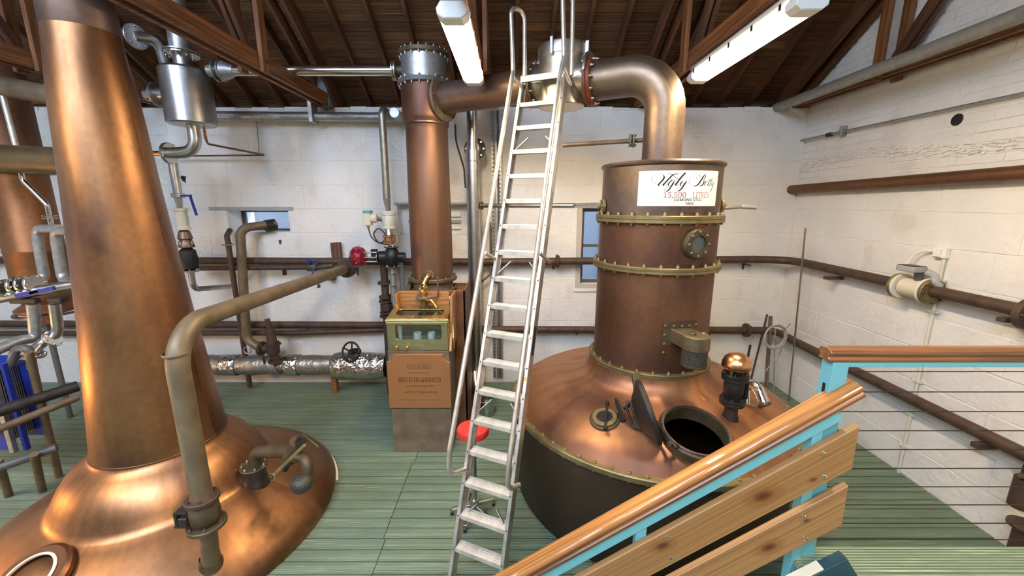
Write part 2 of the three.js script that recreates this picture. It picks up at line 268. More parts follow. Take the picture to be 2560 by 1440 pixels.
function slabs(u0, u1, v0, v1, holes) {                       // rectangles that fill a wall round its openings
  const us = [...new Set([u0, u1, ...holes.flatMap((h) => [h[0], h[1]])])].sort((a, b) => a - b), out = [];
  for (let i = 0; i < us.length - 1; i++) { const a = us[i], b = us[i + 1]; let v = v0; for (const h of holes.filter((h) => h[0] < b - 1e-6 && h[1] > a + 1e-6).sort((p, q) => p[2] - q[2])) { if (h[2] > v) out.push([a, b, v, h[2]]); v = h[3]; } if (v < v1) out.push([a, b, v, v1]); }
  return out;
}
const SLIT = [-4.02, -3.16, 2.30, 2.60], WIN = [0.925, 1.60, 1.48, 2.70], LOUVRE = [-1.62, -0.62, 2.26, 2.71];
{
  const w = structure('wall_back'), holes = [SLIT, WIN, LOUVRE];
  part(w, 'masonry', merge(slabs(LEFT - 0.5, RIGHT + 0.5, -0.2, 3.93, holes).map(([a, b, c, d]) => bx(a, b, c, d, BACK - 0.6, BACK - 0.0045, 0))), M.wallPaint);
  part(w, 'masonry', bx(LOUVRE[0], LOUVRE[1], LOUVRE[2], LOUVRE[3], BACK - 0.4, BACK - 0.16, 0), M.wallPaint);
  courses(w, 'painted_block', -6.9, RIGHT, 0, 3.925, 0.327, 0.5, 1.1, holes, (u, v, o) => V(u, v, BACK + o), M.wallPaint);
  // ragged mortar along the wall head
  const P = []; for (let x = -6.9; x < 3.98; x += 0.22) P.push(rbox(0.225, rr(0.03, 0.07), 0.1, 0.012).translate(x, 3.935, BACK - 0.06 + rr(0, 0.02)));
  stuff(part(w, 'mortar', merge(P), M.wallPaint));
}
{
  const w = structure('wall_right');
  const prof = [[FRONT + 0.4, -0.2], [FRONT + 0.4, 3.9], [RIDGE, 7.5], [BACK - 0.6, 3.98], [BACK - 0.6, -0.2]].map(([z, y]) => [-z, y]);
  part(w, 'masonry', uvBox(extrude(prof, 0.4, [RIGHT + 0.0045, 0, 0], [0, 0, -1], [0, 1, 0], 0)), M.wallPaint);
  courses(w, 'painted_block', 1.2, -BACK, 0, 2.94, 0.327, 0.6, 1.3, [], (u, v, o) => V(RIGHT - o, v, -u), M.wallPaint);
  { // ledge of broken plaster above the ledge pipe
    const G = []; for (let z = -5.7; z < -2.4; z += 0.06) for (let k = 0; k < 3; k++) { const y = 3.20 + 0.05 * sin(z * 2.3) + rr(-0.05, 0.05); G.push(rbox(rr(0.008, 0.016), rr(0.008, 0.03), rr(0.03, 0.12), 0.004).rotateX(rr(-0.3, 0.3)).rotateZ(rr(-0.3, 0.3)).translate(RIGHT - 0.002, y, z)); }
    stuff(part(w, 'broken_plaster', merge(G), M.wallPaint));
  }
  courses(w, 'brick', 2.7, -BACK, 2.94, 5.6, 0.086, 0.3, 0.6, [], (u, v, o) => V(RIGHT - o * 1.4, v, -u), M.wallPaint, 0.03, (u) => roofY(-u) + 0.08);
}
{
  const w = structure('wall_left');
  part(w, 'masonry', bx(LEFT - 0.4, LEFT, -0.2, 7.6, BACK - 0.6, FRONT + 0.4, 0), M.wallPaint);
}
{
  const w = structure('wall_front');
  part(w, 'masonry', bx(LEFT - 0.4, RIGHT + 0.4, -0.2, 4.4, FRONT, FRONT + 0.4, 0), M.stone);
}
{ // window beside the still
  const g = structure('window_1'), [a, b, c, d] = WIN, zf = BACK - 0.10, mk = (x0, x1, y0, y1, z0, z1) => bx(x0, x1, y0, y1, z0, z1, 0.004), fr = mat([0.50, 0.455, 0.37], 0.5);
  for (const q of [[a, b, c, c + 0.07], [a, b, d - 0.07, d], [a, a + 0.07, c + 0.07, d - 0.07], [b - 0.07, b, c + 0.07, d - 0.07]]) part(g, 'window_frame', mk(...q, zf - 0.07, BACK + 0.008), fr);
  for (const q of [[a + 0.07, b - 0.07, c + 0.07, c + 0.12], [a + 0.07, b - 0.07, d - 0.12, d - 0.07], [a + 0.07, a + 0.115, c + 0.12, d - 0.12], [b - 0.115, b - 0.07, c + 0.12, d - 0.12]]) part(g, 'sash', mk(...q, zf - 0.05, zf + 0.01), M.greyDark);
  part(g, 'glazing_bar', mk(a + 0.115, b - 0.115, 2.075, 2.115, zf - 0.045, zf), M.greyDark);
  part(g, 'pane', bx(a + 0.115, b - 0.115, c + 0.12, 2.075, zf - 0.03, zf - 0.026, 0), M.windowPane);
  part(g, 'pane', bx(a + 0.115, b - 0.115, 2.115, d - 0.12, zf - 0.03, zf - 0.026, 0), M.windowPane);
  part(g, 'window_sill', mk(a - 0.02, b + 0.02, c - 0.05, c, zf - 0.05, BACK + 0.02), M.wallPaint);
}
{ // slit opening on the left of the back wall
  const g = structure('window_2'), [a, b, c, d] = SLIT, z = BACK - 0.3;
  part(g, 'window_frame', merge(bx(a, b, c, c + 0.03, z - 0.05, z), bx(a, b, d - 0.03, d, z - 0.05, z), bx(a, a + 0.05, c, d, z - 0.05, z), bx(b - 0.04, b, c, d, z - 0.05, z)), M.greyDark);
  part(g, 'pane', bx(a + 0.05, b - 0.04, c + 0.03, d - 0.03, z - 0.03, z - 0.026, 0), M.windowPane);
  const t = structure('trim_1'); part(t, 'lintel', bx(a - 0.25, b + 0.08, d - 0.005, d + 0.05, BACK - 0.2, BACK + 0.004, 0.006), M.grey);
}
{ // shallow blocked opening with ventilation slats behind the column
  const t = structure('trim_2'), [a, b, c, d] = LOUVRE;
  part(t, 'lintel', bx(a - 0.03, b + 0.03, d - 0.03, d, BACK - 0.05, BACK + 0.02), M.grey);
  for (let i = 0; i < 3; i++) part(t, 'slat', bx(a + 0.12, b - 0.12, d - 0.2 - i * 0.09, d - 0.16 - i * 0.09, BACK - 0.16, BACK - 0.12), i === 1 ? M.grey : M.white);
}
{ // outdoors behind the back wall: added dark wall dimming the window view, and the yard
  const g = structure('added_exterior_wall'); part(g, 'dimming_wall', bx(-8, 6, -0.3, 6, -9.9, -9.6, 0), M.dimOutsideWall);
  for (let x = -7.5; x < 5.5; x += 1.2) part(g, 'dimming_wall_rib', bx(x, x + 0.08, -0.3, 6, -9.6, -9.55), M.grey);
  const y = structure('exterior_ground'); part(y, 'yard', bx(-30, 30, -0.5, -0.3, -30, 40, 0), M.ground);
}
{ // roof: sarking boards on rafters
  const c = structure('ceiling'), th = Math.atan(0.61), bw = 0.118, sh = [0, 1, 2, 3].map((i) => { const g = rbox(2.3, 0.02, bw - 0.005, 0.003); g.translate(0, 0, 0); const uv = g.attributes.uv; for (let n = 0; n < uv.count; n++) uv.setXY(n, uv.getX(n) + i * 0.31, uv.getY(n) + i * 0.17); return g; });
  const tones = [[0.21, 0.105, 0.045], [0.165, 0.082, 0.036], [0.235, 0.123, 0.054]].map((k) => mat(k, 0.65, 0, { map: rep(T.timber, 0.5, 2), bumpMap: rep(T.timber, 0.5, 2), bumpScale: 0.003 }));
  for (let i = 0; i < 26; i++) {
    const s = -0.9 + i * bw, z = BACK + s * cos(th), y = roofY(z) + 0.085;
    for (let x = -6.9 + (i % 3) * 0.7; x < 4.6; x += 2.3) { const m = part(c, 'sarking_board', sh[floor(rnd() * 4)], tones[floor(rnd() * 3)]); m.position.set(x, y + rr(0, 0.004), z); m.rotation.x = -th + rr(-0.012, 0.012); }
  }
  const z1 = BACK - 0.9, zs = BACK + 25.5 * bw * cos(th) - 0.76;
  part(c, 'roof_slab', beam([-2.5, roofY(z1) + 0.15, z1], [-2.5, roofY(RIDGE) + 0.15, RIDGE], 14, 0.06, 0), M.rafter);
  // front slope with three rooflights that let the daylight in
  const slope = (x0, x1, za, zb) => part(c, 'roof_slab', beam([(x0 + x1) / 2, roofY(za) + 0.15, za], [(x0 + x1) / 2, roofY(zb) + 0.15, zb], x1 - x0, 0.06, 0), M.rafter);
  const ZA = 3.4, ZB = 0.7, lights = [[-6.0, -4.5], [-3.9, -2.4], [-1.8, -0.3]]; slope(-9.5, 4.5, FRONT + 0.9, ZA); slope(-9.5, 4.5, ZB, RIDGE);
  let x0 = -9.5; for (const [a, b] of [...lights, [4.5, 4.5]]) { slope(x0, a, ZA, ZB); x0 = b; }
  lights.forEach(([a, b], i) => { const g = structure(`window_${i + 3}`), at = (x, z, k) => [x, roofY(z) + 0.15 + k, z], bar = (p, q, w) => part(g, 'window_frame', beam(p, q, w, 0.1, 0.004), M.white); bar(at(a, ZA, 0), at(a, ZB, 0), 0.06); bar(at(b, ZA, 0), at(b, ZB, 0), 0.06); bar(at((a + b) / 2, ZA, 0), at((a + b) / 2, ZB, 0), 0.04); bar(at(a, ZA, 0), at(b, ZA, 0), 0.06); bar(at(a, ZB, 0), at(b, ZB, 0), 0.06); });
  for (let k = -16; k <= 9; k++) { const x = 0.06 + k * 0.42; if (x > 3.9) break; part(c, 'rafter', beam([x, roofY(-6.5) + 0.015, -6.5], [x, roofY(-2.2) + 0.015, -2.2], 0.05, 0.115, 0.003), M.rafter); }
  part(c, 'wall_plate', bx(-7, RIGHT, 3.93, 4.03, -6.2, -6.05), M.rafter);
  part(c, 'fascia', bx(-7, RIGHT, 3.7, 4.1, -6.46, -6.4, 0), M.rafter);
}
// roof trusses: paired ties, struts and principal rafters
function truss(x, label, posts = [-4.18, -1.4]) {
  const t = thing('roof_truss', label, 'roof truss', [x, 3.94, BACK]);
  for (const s of [-0.055, 0.055]) part(t, 'tie_beam', bx(x + s - 0.024, x + s + 0.024, 3.95, 4.10, BACK - 0.3, FRONT - 0.1, 0.004), M.tie);
  for (const z of posts) { for (const s of [-0.105, 0.105]) part(t, 'strut', beam([x + s, 3.92, z], [x + s, roofY(z), z], 0.044, 0.10, 0.004, [0, 0, 1]), M.tie); bolt(t, [x + 0.128, 4.02, z], [1, 0, 0], 0.03, M.ironDark, 0.012); }
  for (const s of [-0.03, 0.03]) part(t, 'principal_rafter', beam([x + s * 2.6, 4.02, BACK - 0.25], [x + s * 2.6, roofY(RIDGE) - 0.15, RIDGE], 0.045, 0.15), M.rafter);
  for (const s of [-0.03, 0.03]) part(t, 'brace', beam([x + s, 4.1, posts[0] + 0.1], [x + s, roofY(-2.9) - 0.1, -2.9], 0.04, 0.09), M.rafter);
  return t;
}
truss(-4.6, 'added dark timber roof truss at the far left above the fat bronze pipes');  // extra truss put in to darken the upper left
truss(-2.47, 'dark timber roof truss above the steel vessel, at the left of the room');
truss(-0.36, 'dark timber roof truss directly above the ceiling light by the ladder');
truss(1.74, 'dark timber roof truss above the ceiling light over the bolted still');
truss(3.83, 'dark timber roof truss lying flat against the white gable wall', [-4.45, -1.6]);
part(thing('timber_upright', 'grey weathered timber post under the roof beside the long steel pipe', 'post', [-2.456, 3.917, -5.6]), 'post', beam([-2.508, 4.3, -5.68], [-2.403, 3.911, -5.62], 0.09, 0.12, 0.004, [1, 0, 0]), M.greyDark);

// ---------- ceiling lights ----------
M.frost = mat([0.72, 0.72, 0.70], 0.35);
function batten(x, z0, z1, label, power = LAMP_POWER) {
  const y = 3.80, L = z1 - z0, t = thing('ceiling_light', label, 'light', [x, y + 0.1, (z0 + z1) / 2]);
  part(t, 'light_body', merge(bx(x - 0.07, x + 0.07, y + 0.062, y + 0.12, z0, z1, 0.02)), M.grey);
  const glow = mat([1, 0.97, 0.9], 0.4, 0, { emissive: LAMP, emissiveIntensity: 14 });
  part(t, 'light_diffuser', extrude([[-0.068, 0.066], [-0.092, 0.03], [-0.088, 0.0], [-0.055, -0.024], [0.055, -0.024], [0.088, 0.0], [0.092, 0.03], [0.068, 0.066]], L - 0.22, [x, y, z0 + 0.11], [1, 0, 0], [0, 1, 0], 0.004), glow);
  for (const z of [z0, z1 - 0.11]) part(t, 'end_cap', extrude([[-0.07, 0.068], [-0.095, 0.03], [-0.091, -0.002], [-0.057, -0.027], [0.057, -0.027], [0.091, -0.002], [0.095, 0.03], [0.07, 0.068]], 0.11, [x, y, z], [1, 0, 0], [0, 1, 0], 0.006), M.frost);
  const clipG = rbox(0.012, 0.04, 0.03, 0.003);
  for (const s of [-1, 1]) for (let i = 0; i < 5; i++) setAt(part(t, 'clip', clipG, M.steelBright), [x + s * 0.092, y + 0.045, z0 + 0.15 + i * (L - 0.3) / 4]);
  for (const z of [z0 + 0.3, z1 - 0.3]) part(t, 'hanger', rod([x, y + 0.11, z], [x, y + 0.16, z], 0.008, 8), M.steel);
  const l = new THREE.RectAreaLight(LAMP, power, 0.16, L - 0.24); l.position.set(x, y - 0.03, (z0 + z1) / 2); l.rotation.x = -PI / 2; scene.add(l); l.name = 'ceiling_light_glow';
  return t;
}
batten(-0.355, -4.07, -2.65, 'glowing ceiling light batten pointing at the steel ladder top');
batten(1.70, -4.0, -2.54, 'glowing ceiling light batten over the bolted still and handrail');
batten(-0.367, 0.5, 2.0, 'ceiling light batten behind the viewer, left of the landing', LAMP_POWER * 0.55);
batten(1.70, 0.5, 2.0, 'ceiling light batten behind the viewer, over the landing', LAMP_POWER * 1.2);
batten(-4.6, -1.3, 0.2, 'ceiling light batten far left beyond the tall copper neck');

// ---------- tall copper still on the left ----------
{
  const X = -2.95, Z = -3.05, t = thing('copper_still', 'tall copper still at left with a tapering neck and domed shoulder', 'still', [X, 0, Z]);
  const A = (prof, y = 0, seg = 96) => rev(prof, [X, y, Z], [0, 1, 0], seg);
  // the shoulder, open where the charging door sits
  const door = V(-3.057, 0.344, -2.185), dn = V(-0.055, 0.894, 0.444).normalize(); door.add(V(-0.02, 0, 0.075));
  const shoulder = A([[1.27, -0.03], [1.28, 0.02], [1.275, 0.06], [1.2, 0.15], [1.05, 0.25], [0.9, 0.33], [0.8, 0.383], [0.75, 0.402], [0.725, 0.42], [0.705, 0.45], [0.68, 0.505], [0.65, 0.565], [0.605, 0.63], [0.555, 0.68], [0.505, 0.715], [0.465, 0.745], [0.45, 0.765], [0.445, 0.78]]);
  part(t, 'shoulder', shoulder, M.copperWarm);
  part(t, 'neck', A([[0.447, 0.775], [0.432, 0.85], [0.41, 1.1], [0.375, 1.5], [0.345, 1.8], [0.308, 2.3], [0.275, 2.78], [0.24, 3.4], [0.205, 3.75], [0.2, 3.86]]), M.copperWarm);
  part(t, 'neck_collar', A([[0.199, 3.84], [0.203, 3.85], [0.197, 4.2], [0.19, 4.6], [0.18, 4.9]], 0, 48), M.copperPlum, 'darker upper end of the copper neck');
  part(t, 'seam', A([[0.444, 0.768], [0.4495, 0.773], [0.448, 0.786], [0.44, 0.792]]), M.copperWarm);
  part(t, 'sealing_strip', rev([[1.27, -0.002], [1.298, -0.002], [1.298, 0.006], [1.27, 0.01]], [X, 0, Z], [0, 1, 0], 24, 0.4, -0.75), M.white, 'white strip where the shoulder meets the boards');
  const r = part(t, 'door_ring', plate(door.clone().addScaledVector(dn, -0.05), dn, 0.215, 0.075, 0.14, 0.02, 64), M.copperWarm);
  part(r, 'gasket', plate(door.clone().addScaledVector(dn, 0.024), dn, 0.152, 0.014, 0.136, 0.005, 64), M.cream, 'cream gasket');
  part(t, 'charging_door', rev([[0, 0.02], [0.1, 0.017], [0.131, 0.006], [0.133, -0.03]], door, dn, 48), M.copperWarm);
}
// pipe that rises from its shoulder and runs back to the wall
{
  const b = [-2.121, 0.229, -2.355], d0 = [-2.05, 0.793, -2.3], t = thing('vapour_pipe', 'thick khaki pipe rising from the left still and bending back toward the wall', 'pipe', b);
  const top = V(-2.012, 1.904, -2.3), corner = V(-1.99, 1.962, -2.3), end = V(-2.241, 1.837, -5.35);
  const base = V(...b), up = V(top.x - d0[0], top.y - d0[1], top.z - d0[2]).normalize(), at = (y) => V(d0[0], 0, d0[2]).setY(y);
  const x0 = d0[0], z0 = d0[2], y0 = d0[1];
  part(t, 'socket', rev([[0.075, -0.06], [0.072, 0.0], [0.062, 0.03], [0.062, 0.05]], b, [0, 1, 0]), M.bronzeDark);
  part(t, 'stub', rod([b[0], b[1] - 0.05, b[2]], [x0, y0 - 0.19, z0], 0.055, 24), M.pipeKhaki);
  flange(t, [x0, y0 - 0.215, z0], [0, 1, 0], 0.115, 0.028, M.bronzeDark, 6, 0.02);
  part(t, 'valve_body', rev([[0.06, y0 - 0.19], [0.082, y0 - 0.165], [0.09, y0 - 0.12], [0.085, y0 - 0.06], [0.075, y0 - 0.03], [0.07, y0 - 0.01]].map(([r, y]) => [r, y]), [x0, 0, z0], [0, 1, 0], 32), M.bronzeDark);
  part(t, 'valve_bracket', merge(bx(x0 - 0.16, x0 - 0.05, y0 - 0.175, y0 - 0.16, z0 - 0.01, z0 + 0.07), bx(x0 - 0.15, x0 - 0.13, y0 - 0.165, y0 - 0.06, z0 + 0.02, z0 + 0.07), bx(x0 - 0.14, x0 - 0.06, y0 - 0.075, y0 - 0.055, z0, z0 + 0.07), bx(x0 - 0.11, x0 - 0.05, y0 - 0.14, y0 - 0.085, z0 + 0.03, z0 + 0.09, 0.01)), M.ironDark);
  flange(t, [x0, y0 - 0.018, z0], [0, 1, 0], 0.098, 0.03, M.pipeBrown, 6, 0.018);
  part(t, 'pipe', pipe([[x0, y0, z0], [x0, corner.y, z0], end], 0.062, 0.26, 28), M.pipeKhaki);
  part(t, 'weld_ring', rev([[0.062, -0.008], [0.0665, -0.004], [0.0665, 0.004], [0.062, 0.008]], [x0, top.y - 0.10, z0], [0, 1, 0]), M.pipeKhaki);
  const run = end.clone().sub(corner).normalize();
  flange(t, end.clone().addScaledVector(run, -0.02).toArray(), run.toArray(), 0.125, 0.035, M.pipeBrown, 6, 0.024); part(t, 'end_bell', rev([[0.12, 0], [0.125, 0.03], [0.12, 0.1], [0.09, 0.16], [0.05, 0.2]], end.clone().addScaledVector(run, 0.015), run), M.pipeBrown);
}
// safety valve with its perforated rose on the left still's shoulder
{
  const b = V(-2.189, 0.392, -2.996), n = V(0, 1, 0), t = thing('vacuum_valve', 'bent bronze valve with a perforated rose and lever on the left still shoulder', 'valve', b.toArray());
  part(t, 'neck', rev([[0.112, -0.09], [0.105, 0.0], [0.09, 0.03], [0.084, 0.125]], b, n), mat([0.16, 0.13, 0.12], 0.35, 0.85, { map: rep(T.rust, 4) }));
  const f = b.y + 0.125, q = [b.x + 0.005, f, b.z];
  flange(t, q, n, 0.105, 0.016, M.bronzeDark, 7, 0.022, M.steelBright);
  const pts = [[b.x + 0.035, f + 0.015, b.z], [b.x + 0.06, f + 0.14, b.z], [-1.662, 0.834, -2.78]];
  part(t, 'bend', pipe([[b.x + 0.02, f + 0.015, b.z], [b.x + 0.03, f + 0.14, b.z - 0.0], [-1.738, 0.766, -2.85]], 0.048, 0.12, 20), M.bronzeDark);
  part(t, 'valve_body', cone([-1.789, 0.687, -2.85], [-1.697, 0.847, -2.85], 0.055, 0.065), M.bronzeDark);
  part(t, 'stem', rod([-1.825, 0.603, -2.84], [-1.663, 0.906, -2.84], 0.022), M.ironDark);
  part(t, 'outlet', pipe([[-1.743, 0.73, -2.84], [-1.601, 0.715, -2.8], [-1.627, 0.52, -2.76]], 0.042, 0.09, 20), M.bronzeDark);
  const c = V(-1.643, 0.561, -2.74);
  part(t, 'rose', rev([[0, -0.075], [0.04, -0.068], [0.075, -0.04], [0.086, -0.005], [0.083, 0.02], [0.065, 0.05], [0.035, 0.064], [0, 0.066]], c, [0, 1, 0], 32), M.wireMesh, 'grey perforated rose');
  part(t, 'lever', beam([-1.847, 0.64, -2.72], [-1.571, 0.908, -2.72], 0.018, 0.024), M.bronze);
  part(t, 'lever', pipe([[-1.821, 0.753, -2.9], [-1.696, 0.893, -2.9], [-1.57, 0.768, -2.9]], 0.012, 0.04, 10), M.bronzeDark);
  part(t, 'link', beam([-1.653, 0.861, -2.75], [-1.573, 0.946, -2.75], 0.02, 0.04), M.ironDark);
  part(t, 'thumb_nut', plate([-1.843, 0.647, -2.71], [0, 0.2, 1], 0.026, 0.014, 0.010), M.steelBright);
}
// ---------- the bolted pot still ----------
{
  const X = 1.29, Z = -3.6, t = thing('bolted_still', 'squat bolted copper pot still with white name sign and an open round hatch', 'still', [X, 0, Z]);
  const A = (prof, seg = 96) => rev(prof, [X, 0, Z], [0, 1, 0], seg);
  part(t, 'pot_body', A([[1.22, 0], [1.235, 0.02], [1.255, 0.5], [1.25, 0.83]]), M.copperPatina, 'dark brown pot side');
  const band = part(t, 'band', A([[1.2, 0.825], [1.285, 0.825], [1.29, 0.83], [1.29, 0.865], [1.283, 0.872], [1.2, 0.872]], 120), M.bronze, 'yellow bronze bolted rim');
  for (let i = 0; i < 64; i++) { const a = i / 64 * PI * 2; bolt(band, [X + 1.255 * cos(a), 0.872, Z + 1.255 * sin(a)], [0, 1, 0], 0.03, M.bronze, 0.014); bolt(band, [X + 1.27 * cos(a), 0.825, Z + 1.27 * sin(a)], [0, -1, 0], 0.022, M.bronze, 0.012); }
  // dome with its hatch opening
  const hc = V(1.344, 1.045, -2.657), hn = V(0.015, 0.964, 0.265).normalize(), HR = 0.235;
  const D = A([[1.255, 0.868], [1.245, 0.872], [1.2, 0.93], [1.15, 0.955], [1.1, 0.985], [1.05, 1.007], [1.0, 1.03], [0.95, 1.049], [0.9, 1.067], [0.85, 1.084], [0.8, 1.085], [0.75, 1.097], [0.7, 1.108], [0.65, 1.122], [0.61, 1.14], [0.58, 1.165], [0.555, 1.2], [0.54, 1.24], [0.535, 1.285]], 200);
  { const p = D.attributes.position, I = D.index.array, keep = []; for (let i = 0; i < I.length; i += 3) { const c = V(0, 0, 0); for (let k = 0; k < 3; k++) c.add(V().fromBufferAttribute(p, I[i + k])); c.divideScalar(3).sub(hc); const h = c.dot(hn); if (c.addScaledVector(hn, -h).length() > HR + 0.006) keep.push(I[i], I[i + 1], I[i + 2]); } D.setIndex(keep); }
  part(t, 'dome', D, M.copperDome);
  part(t, 'inner_floor', plate([X, 0.3, Z], [0, 1, 0], 1.2, 0.02), M.copperPatina);
  const ringM = part(t, 'hatch_ring', plate(hc.clone().addScaledVector(hn, -0.08), hn, HR + 0.022, 0.115, HR - 0.014, 0.012, 80), M.bronzeDark);
  part(ringM, 'hatch_lip', plate(hc.clone().addScaledVector(hn, 0.034), hn, HR + 0.008, 0.012, HR - 0.008, 0.004, 80), M.copperPlum);
  // column: three drums between bolted flanges
  part(t, 'column_drum', A([[0.5, 1.27], [0.502, 1.33], [0.5, 2.15]]), M.copperBrown);
  part(t, 'column_drum', A([[0.5, 2.2], [0.498, 2.55]]), M.copperBrown);
  part(t, 'column_drum', A([[0.49, 2.6], [0.488, 3.0]]), M.copperGrey);
  part(t, 'top_rim', A([[0.47, 3.0], [0.488, 2.985], [0.503, 2.995], [0.508, 3.01], [0.5, 3.022], [0.486, 3.026], [0.475, 3.02]]), M.copperGrey);
  part(t, 'top_plate', plate([X, 2.985, Z], [0, 1, 0], 0.48, 0.012), M.copperGrey);
  for (const [y, R, dy, n, both] of [[1.292, 0.545, 0.022, 26, 0], [2.175, 0.545, 0.026, 26, 1], [2.575, 0.535, 0.03, 26, 1]]) {
    const f = part(t, 'flange', A([[0.48, y - dy], [R - 0.004, y - dy], [R, y - dy + 0.004], [R, y - 0.004], [R - 0.006, y - 0.002], [R - 0.006, y + 0.002], [R, y + 0.004], [R, y + dy - 0.004], [R - 0.004, y + dy], [0.48, y + dy]]), M.bronze, 'yellow bronze column flange');
    for (let i = 0; i < n; i++) { const a = (i + 0.5) / n * PI * 2, r = R - 0.022; bolt(f, [X + r * cos(a), y + dy, Z + r * sin(a)], [0, 1, 0], 0.026, M.bronze, 0.02); if (both) bolt(f, [X + r * cos(a), y - dy, Z + r * sin(a)], [0, -1, 0], 0.024, M.bronze, 0.014); }
  }
  // swan neck over to the strainer pot
  const arm = V(-2.23, 0, -1.15).normalize(), AY = 3.765, e = V(X, AY, Z).addScaledVector(arm, 0.64);
  part(t, 'swan_neck', sweep(path([[X - 0.005, 2.99, Z], [X - 0.005, AY, Z], e.toArray()], 0.6), 0.162, 40), M.copperGrey);
  // name sign, bent to the drum
  {
    const cv = document.createElement('canvas'); cv.width = 1600; cv.height = 680; const g = cv.getContext('2d'); g.fillStyle = '#efede6'; g.fillRect(0, 0, 1600, 680);
    const sx = 1600 / 2065, ox = -162, oy = -295, sy = 680 / 880; g.fillStyle = '#14110f';
    const pen = (pts, thick = 20, thin = 4.2) => {             // broad strokes where the pen comes down, hairlines where it goes up
      const c = new THREE.CatmullRomCurve3(pts.map(([x, y]) => V((x + ox) * sx, (y + oy) * sy, 0)), false, 'centripetal'), n = pts.length * 60, q = c.getPoints(n);
      for (let i = 1; i <= n; i++) { const d = q[i].clone().sub(q[i - 1]).normalize(), e = min(1, i / 40, (n - i) / 40), w = thin + (thick - thin) * Math.pow(max(0, d.y * 0.86 - d.x * 0.5 * (d.y > 0 ? 1 : 0)), 1.3) * e; g.beginPath(); g.ellipse(q[i].x, q[i].y, w / 2, w / 2.6, 0, 0, PI * 2); g.fill(); }
    };
    const thinPen = (p) => pen(p, 4, 3.4);
    thinPen([[610, 582], [530, 585], [472, 545], [468, 470], [530, 398], [630, 376]]);
    pen([[630, 376], [712, 398], [744, 450], [728, 515], [665, 595], [632, 650], [650, 680], [690, 668], [745, 612]], 30);
    pen([[1130, 388], [1040, 380], [945, 402], [860, 490], [775, 600], [742, 650], [752, 676], [790, 660], [850, 605]], 28);
    pen([[985, 548], [940, 530], [885, 575], [848, 640], [862, 676], [900, 655], [958, 580], [990, 538]], 20); pen([[990, 540], [935, 655], [872, 765], [822, 810], [778, 800], [782, 752], [850, 700], [960, 650], [1020, 595]], 24);
    pen([[825, 374], [880, 378], [960, 432], [1040, 494], [1078, 514]], 12, 8);
    pen([[1030, 600], [1120, 512], [1190, 445], [1226, 385], [1215, 363], [1180, 400], [1110, 490], [1050, 590], [1018, 650], [1032, 676], [1070, 655], [1128, 596]], 30);
    pen([[1172, 540], [1122, 640], [1132, 676], [1180, 645], [1268, 542]], 22); pen([[1270, 540], [1215, 640], [1152, 750], [1092, 800], [1056, 795], [1062, 742], [1140, 692], [1240, 640], [1320, 582]], 26);
    pen([[1738, 390], [1680, 455], [1620, 555], [1560, 635], [1490, 676], [1400, 666], [1340, 610], [1326, 530], [1365, 440], [1460, 381], [1550, 392], [1612, 468]], 30, 4);
    pen([[1560, 545], [1512, 510], [1512, 430], [1572, 370], [1660, 350], [1738, 385], [1757, 440], [1732, 495], [1682, 516]], 18, 4); pen([[1682, 516], [1718, 545], [1712, 605], [1668, 662], [1612, 676], [1580, 655]], 28); thinPen([[1738, 388], [1790, 361], [1842, 388], [1842, 428], [1800, 442]]);
    pen([[1752, 622], [1806, 585], [1826, 548], [1792, 548], [1752, 610], [1750, 660], [1785, 672], [1850, 615]], 18);
    pen([[1938, 465], [1882, 570], [1852, 650], [1866, 676], [1912, 640]], 18); thinPen([[1868, 522], [1955, 514]]); pen([[2005, 458], [1950, 570], [1922, 650], [1936, 676], [1985, 630]], 18); thinPen([[1938, 518], [2032, 510]]);
    pen([[2012, 545], [1986, 620], [1992, 668], [2034, 630], [2082, 548]], 14); pen([[2086, 545], [2040, 650], [1992, 770], [1962, 803], [1934, 790]], 16);
    g.fillStyle = '#9a5550'; g.font = '112px serif'; g.textBaseline = 'alphabetic';
    const fit = (s, x0, x1, y) => { const w = g.measureText(s).width, X0 = (x0 + ox) * sx, X1 = (x1 + ox) * sx; g.save(); g.translate(X0, (y + oy) * sy); g.scale((X1 - X0) / w, 1); g.fillText(s, 0, 0); g.restore(); };
    g.font = '150px serif'; fit('15,500', 745, 1285, 965); fit('LITRES', 1435, 1920, 965); g.fillStyle = '#26221f'; g.font = 'bold 74px sans-serif'; fit('LOMOND STILL', 1005, 1715, 1050); fit('1959', 1272, 1482, 1147);
    const tx = new THREE.CanvasTexture(cv); tx.colorSpace = THREE.SRGBColorSpace; tx.anisotropy = 8;
    
    const R = 0.494, y0 = 2.678, y1 = 2.941, P = [], N = [], U = [], I = [], a0 = -0.67, a1 = 0.672, n = 24;
    for (const [R1, s] of [[R, 1], [R - 0.004, -1]]) { const b = P.length / 3; for (let i = 0; i <= n; i++) for (const j of [0, 1]) { const a = a0 + (a1 - a0) * i / n, y = (j ? y1 : y0); P.push(X + R1 * sin(a), y, Z + R1 * cos(a)); N.push(s * sin(a), 0, s * cos(a)); U.push(i / n, j); } for (let i = 0; i < n; i++) { const q = b + i * 2; s > 0 ? I.push(q, q + 2, q + 1, q + 1, q + 2, q + 3) : I.push(q, q + 1, q + 2, q + 1, q + 3, q + 2); } }
    part(t, 'name_sign', buffer(P, N, U, I), mat([1, 1, 1], 0.35, 0, { map: tx }), 'white sign in script lettering');
  }
